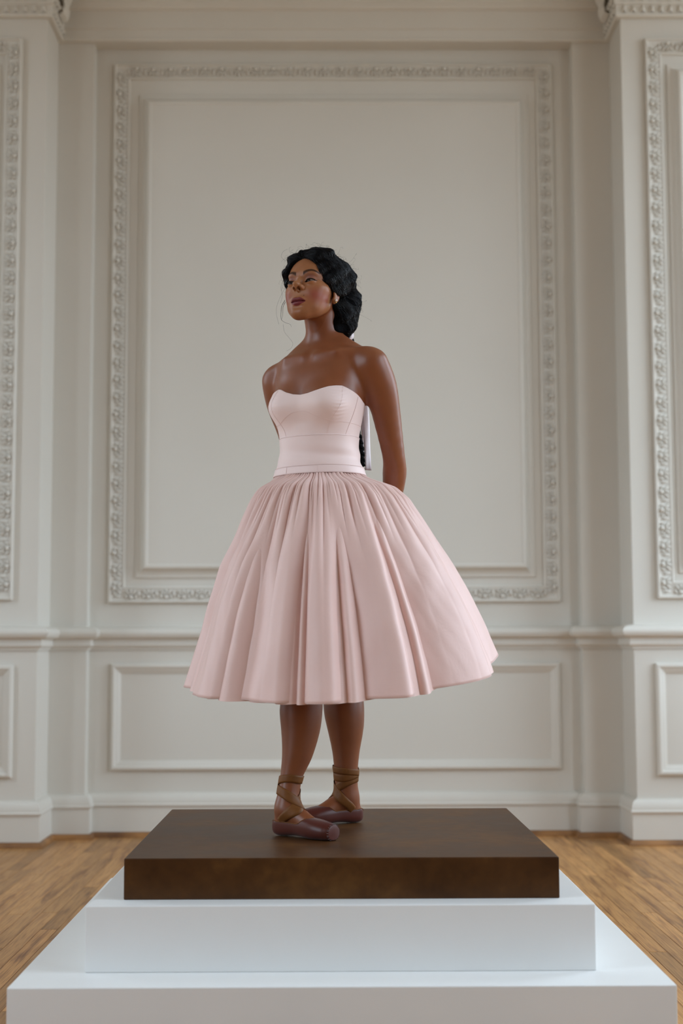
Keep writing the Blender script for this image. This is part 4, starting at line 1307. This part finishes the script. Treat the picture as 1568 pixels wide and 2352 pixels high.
# hem stitching line and inner layer
hl = SK[-4].copy()
hlp = np.vstack([hl, hl[:1]]) ; 
v1, f1 = tubes((SK[-1])[None], np.full((1, NT), .0011), 4)
part('hem', v1, f1, M['bodice'], skirt)
tt_full = tt; rs = np.random.RandomState(23)
bigf = np.roll(bigf, 17) * .7 + .010 * rand_periodic(34, .7)
LN = skirt_rows(.016, -.004, .9)
lining = part('skirt_lining', LN[8:].reshape(-1, 3), grid_faces(NR - 8, NT, True), M['skirt'], skirt)

# ------------------------------------------------------------------ pointe shoes and ankle ribbons
M['satin'] = mat('russet_satin', (.100, .020, .010), .36, .30, (.080, .015, .008), 14, .05, 40)
M['satin'].node_tree.nodes['Principled BSDF'].inputs['Sheen Weight'].default_value = .1
M['tan_ribbon'] = mat('tan_ankle_ribbon', (.200, .074, .019), .5, .2, (.165, .060, .015), 25, .06, 90)
M['stitch'] = mat('toe_darning_thread', (.22, .15, .14), .6, .3, (.16, .10, .10), 120)
SHS = np.array([0, .004, .012, .025, .045, .07, .095, .12, .145, .17, .190, .206, .2165, .2205])
SHW = np.array([.006, .0165, .0235, .0275, .0290, .0295, .0305, .0335, .0360, .0360, .0335, .0295, .0255, .0232])
SHH = np.array([.034, .047, .0565, .061, .0620, .0600, .0580, .0575, .0560, .0530, .0500, .0470, .0440, .0420])
SHB = np.array([.012, .007, .003, .001, .001, .004, .005, .003, .000, .000, .000, .0005, .0015, .0030])
def make_shoe(ft, label):
    h, t = ft
    dr = (t - h).normalized(); sx = Vector((-dr.y, dr.x, 0))
    L = (t - h).length
    S_ = np.concatenate([np.linspace(0, .02, 8, endpoint=False), np.linspace(.02, .20, 34, endpoint=False), np.linspace(.20, .2205, 10)])
    W_ = np.interp(S_, SHS, SHW); H_ = np.interp(S_, SHS, SHH); B_ = np.interp(S_, SHS, SHB)
    kk = np.array([.25, .5, .25])
    for a_ in (W_, H_, B_):
        for _ in range(3): a_[1:-1] = np.convolve(a_, kk, 'valid')
    NA = 44
    rows = []; edge_l = []; edge_r = []
    for s_, w_, h_, b_ in zip(S_, W_, H_, B_):
        # opening half-angle from the bottom: closed over the toes, open towards the heel
        top = math.pi if s_ > .150 else math.pi * (.60 + .40 * sstep(.108, .150, s_)) if s_ > .03 else math.pi * (.60 + .10 * (1 - s_ / .03))
        al = np.linspace(-top, top, NA)
        c_, z_ = np.sin(al), -np.cos(al)
        n_ = np.where(z_ < 0, 2.9, 2.2) * (1 - .18 * sstep(.15, .21, s_))
        rr = (np.abs(c_) ** n_ + np.abs(z_) ** n_) ** (-1 / n_)
        y_ = w_ * c_ * rr; zz = b_ + (h_ - b_) / 2 * (1 + z_ * rr)
        ss = s_ * L / .2205 + 0 * al
        rows.append(np.stack([h.x + dr.x * ss + sx.x * y_, h.y + dr.y * ss + sx.y * y_, zz], 1))
    G = np.stack(rows)
    root = part('pointe_shoe', G.reshape(-1, 3), grid_faces(len(S_), NA), M['satin'], person, label=label)
    solidify(root, .0022, -1)
    # blunt platform closing the toe
    endr = G[-1]; cen = endr.mean(0) + np.array([dr.x, dr.y, 0]) * .0025
    ins = cen + (endr - cen) * .6 + np.array([dr.x, dr.y, 0]) * .0008
    Vt = np.vstack([endr, ins, cen[None]])
    Ft = [(i, i + 1, NA + i + 1, NA + i) for i in range(NA - 1)] + [(NA + i, NA + i + 1, 2 * NA, 2 * NA) for i in range(NA - 1)]
    bm = bmesh.new(); vs = [bm.verts.new(v) for v in Vt]
    for f in Ft: bm.faces.new([vs[q] for q in dict.fromkeys(f)])
    o = bm_to('toe_platform', bm, M['satin'], parent=root, smooth=True)
    # darning stitches around the platform
    st_v, st_f = [], []
    cnt = 26; base_ = 0
    for i in range(cnt):
        q = G[-3][int(i / cnt * (NA - 1))]; p2 = G[-1][int(i / cnt * (NA - 1))]
        mid_ = (q + p2) / 2; out_ = mid_ - np.array([cen[0], cen[1], cen[2]]); out_ -= np.array([dr.x, dr.y, 0]) * (out_ @ np.array([dr.x, dr.y, 0])); out_ /= np.linalg.norm(out_)
        v1, f1 = tubes(np.stack([q + out_ * .0008, mid_ + out_ * .0016, p2 + out_ * .0010])[None], np.full((1, 3), .0009), 5)
        st_v.append(v1); st_f.append(f1 + base_); base_ += len(v1)
    part('toe_stitching', np.concatenate(st_v), np.concatenate(st_f), M['stitch'], root)
    # gathered binding along the opening
    rim = np.vstack([G[S_ < .150][::-1, 0], G[S_ < .150][:, -1]])
    rim = catmull(rim[::2], 3)
    wob = (.0004 * np.sin(np.arange(len(rim)) * 1.9))[:, None] * np.array([0, 0, 1])
    v1, f1 = tubes((rim + wob)[None], np.full((1, len(rim)), .0013), 5)
    part('drawstring_binding', v1, f1, M['tan_ribbon'], root)
    return root, dr, sx, L, h
shoe_f, drf, sxf, Lf, hf_ = make_shoe(FOOT_F, 'russet satin pointe shoe in front, toe pointing right')
shoe_b, drb, sxb, Lb, hb_ = make_shoe(FOOT_B, 'russet satin pointe shoe behind, toe pointing left')

def wrap(parent, path, axis_pts, width, off, rows_n=5):
    """ribbon on the skin: path [(angle, height)], angle about the leg axis in radians (0 towards the camera, + to the right)"""
    q = catmull(path, 12)
    axz = np.array([p[0][2] for p in axis_pts])[::-1]; axx = np.array([p[0][0] for p in axis_pts])[::-1]; axy = np.array([p[0][1] for p in axis_pts])[::-1]
    ws = np.linspace(-.5, .5, rows_n)
    da = np.gradient(q[:, 0]); dz = np.gradient(q[:, 1])
    tl = np.sqrt((da * .035) ** 2 + dz ** 2) + 1e-9
    rows = []
    for w in ws:
        an = q[:, 0] - w * width * (dz / tl) / .035
        z_ = q[:, 1] + w * width * (da * .035 / tl)
        z_ = np.maximum(z_, .012)
        cx_ = np.interp(z_, axz, axx); cy_ = np.interp(z_, axz, axy)
        lo_, hi_ = np.full(len(q), .004), np.full(len(q), .13)
        # march outwards from the axis to the first exit
        rr = np.linspace(.004, .13, 70)
        P_ = np.stack([cx_[:, None] + rr * np.sin(an)[:, None], cy_[:, None] - rr * np.cos(an)[:, None], np.broadcast_to(z_[:, None], (len(q), 70))], -1)
        sd = body_sdf(P_.reshape(-1, 3)).reshape(len(q), 70)
        outm = sd > 0
        i1 = np.clip(outm.argmax(1), 1, None); n_ = np.arange(len(q))
        d0, d1 = sd[n_, i1 - 1], sd[n_, i1]
        r_ = rr[i1 - 1] + (rr[1] - rr[0]) * np.clip(-d0 / np.maximum(d1 - d0, 1e-9), 0, 1)
        r_ = np.convolve(np.pad(r_, 2, mode='edge'), np.ones(5) / 5, 'valid')
        r_ = r_ + off + .0003 * np.cos(w * 2 * math.pi)
        rows.append(np.stack([cx_ + r_ * np.sin(an), cy_ - r_ * np.cos(an), z_], 1))
    G = np.stack(rows)
    o = part('ankle_ribbon', G.reshape(-1, 3), grid_faces(rows_n, len(q)), M['tan_ribbon'], parent)
    solidify(o, .0009, 0)
    return o
def ang(v): return math.atan2(v.x, -v.y)
af, ab = ang(drf), ang(drb)             # toe directions as angles about the leg
# front foot: two crossing bands from the shoe sides over the instep, then two turns about the ankle
wrap(shoe_f, [(af - 1.55, .040), (af - .95, .058), (af - .25, .085), (af + .6, .105), (af + 1.6, .122), (af + 2.8, .128)], LEG_F, .024, .0022)
wrap(shoe_f, [(af + 1.55, .040), (af + .95, .060), (af + .25, .088), (af - .6, .106), (af - 1.6, .122), (af - 2.8, .130)], LEG_F, .024, .0034)
wrap(shoe_f, [(af - 3.3, .132), (af - 2.2, .152), (af - 1, .158), (af, .153), (af + 1, .150), (af + 2, .152), (af + 3.2, .150)], LEG_F, .021, .0028)
wrap(shoe_b, [(ab - 1.55, .040), (ab - .95, .062), (ab - .25, .092), (ab + .6, .112), (ab + 1.6, .128), (ab + 2.8, .136)], LEG_B, .024, .0022)
wrap(shoe_b, [(ab + 1.75, .040), (ab + 1.1, .062), (ab + .3, .092), (ab - .6, .112), (ab - 1.6, .128), (ab - 2.8, .136)], LEG_B, .024, .0034)
wrap(shoe_b, [(ab - 3.3, .140), (ab - 2.2, .146), (ab - 1, .142), (ab, .136), (ab + 1, .134), (ab + 2, .142), (ab + 3.2, .150)], LEG_B, .021, .0028)
wrap(shoe_b, [(ab - 3.2, .152), (ab - 2.2, .158), (ab - 1, .160), (ab, .158), (ab + 1, .154), (ab + 2, .150), (ab + 3.0, .146)], LEG_B, .019, .0036)
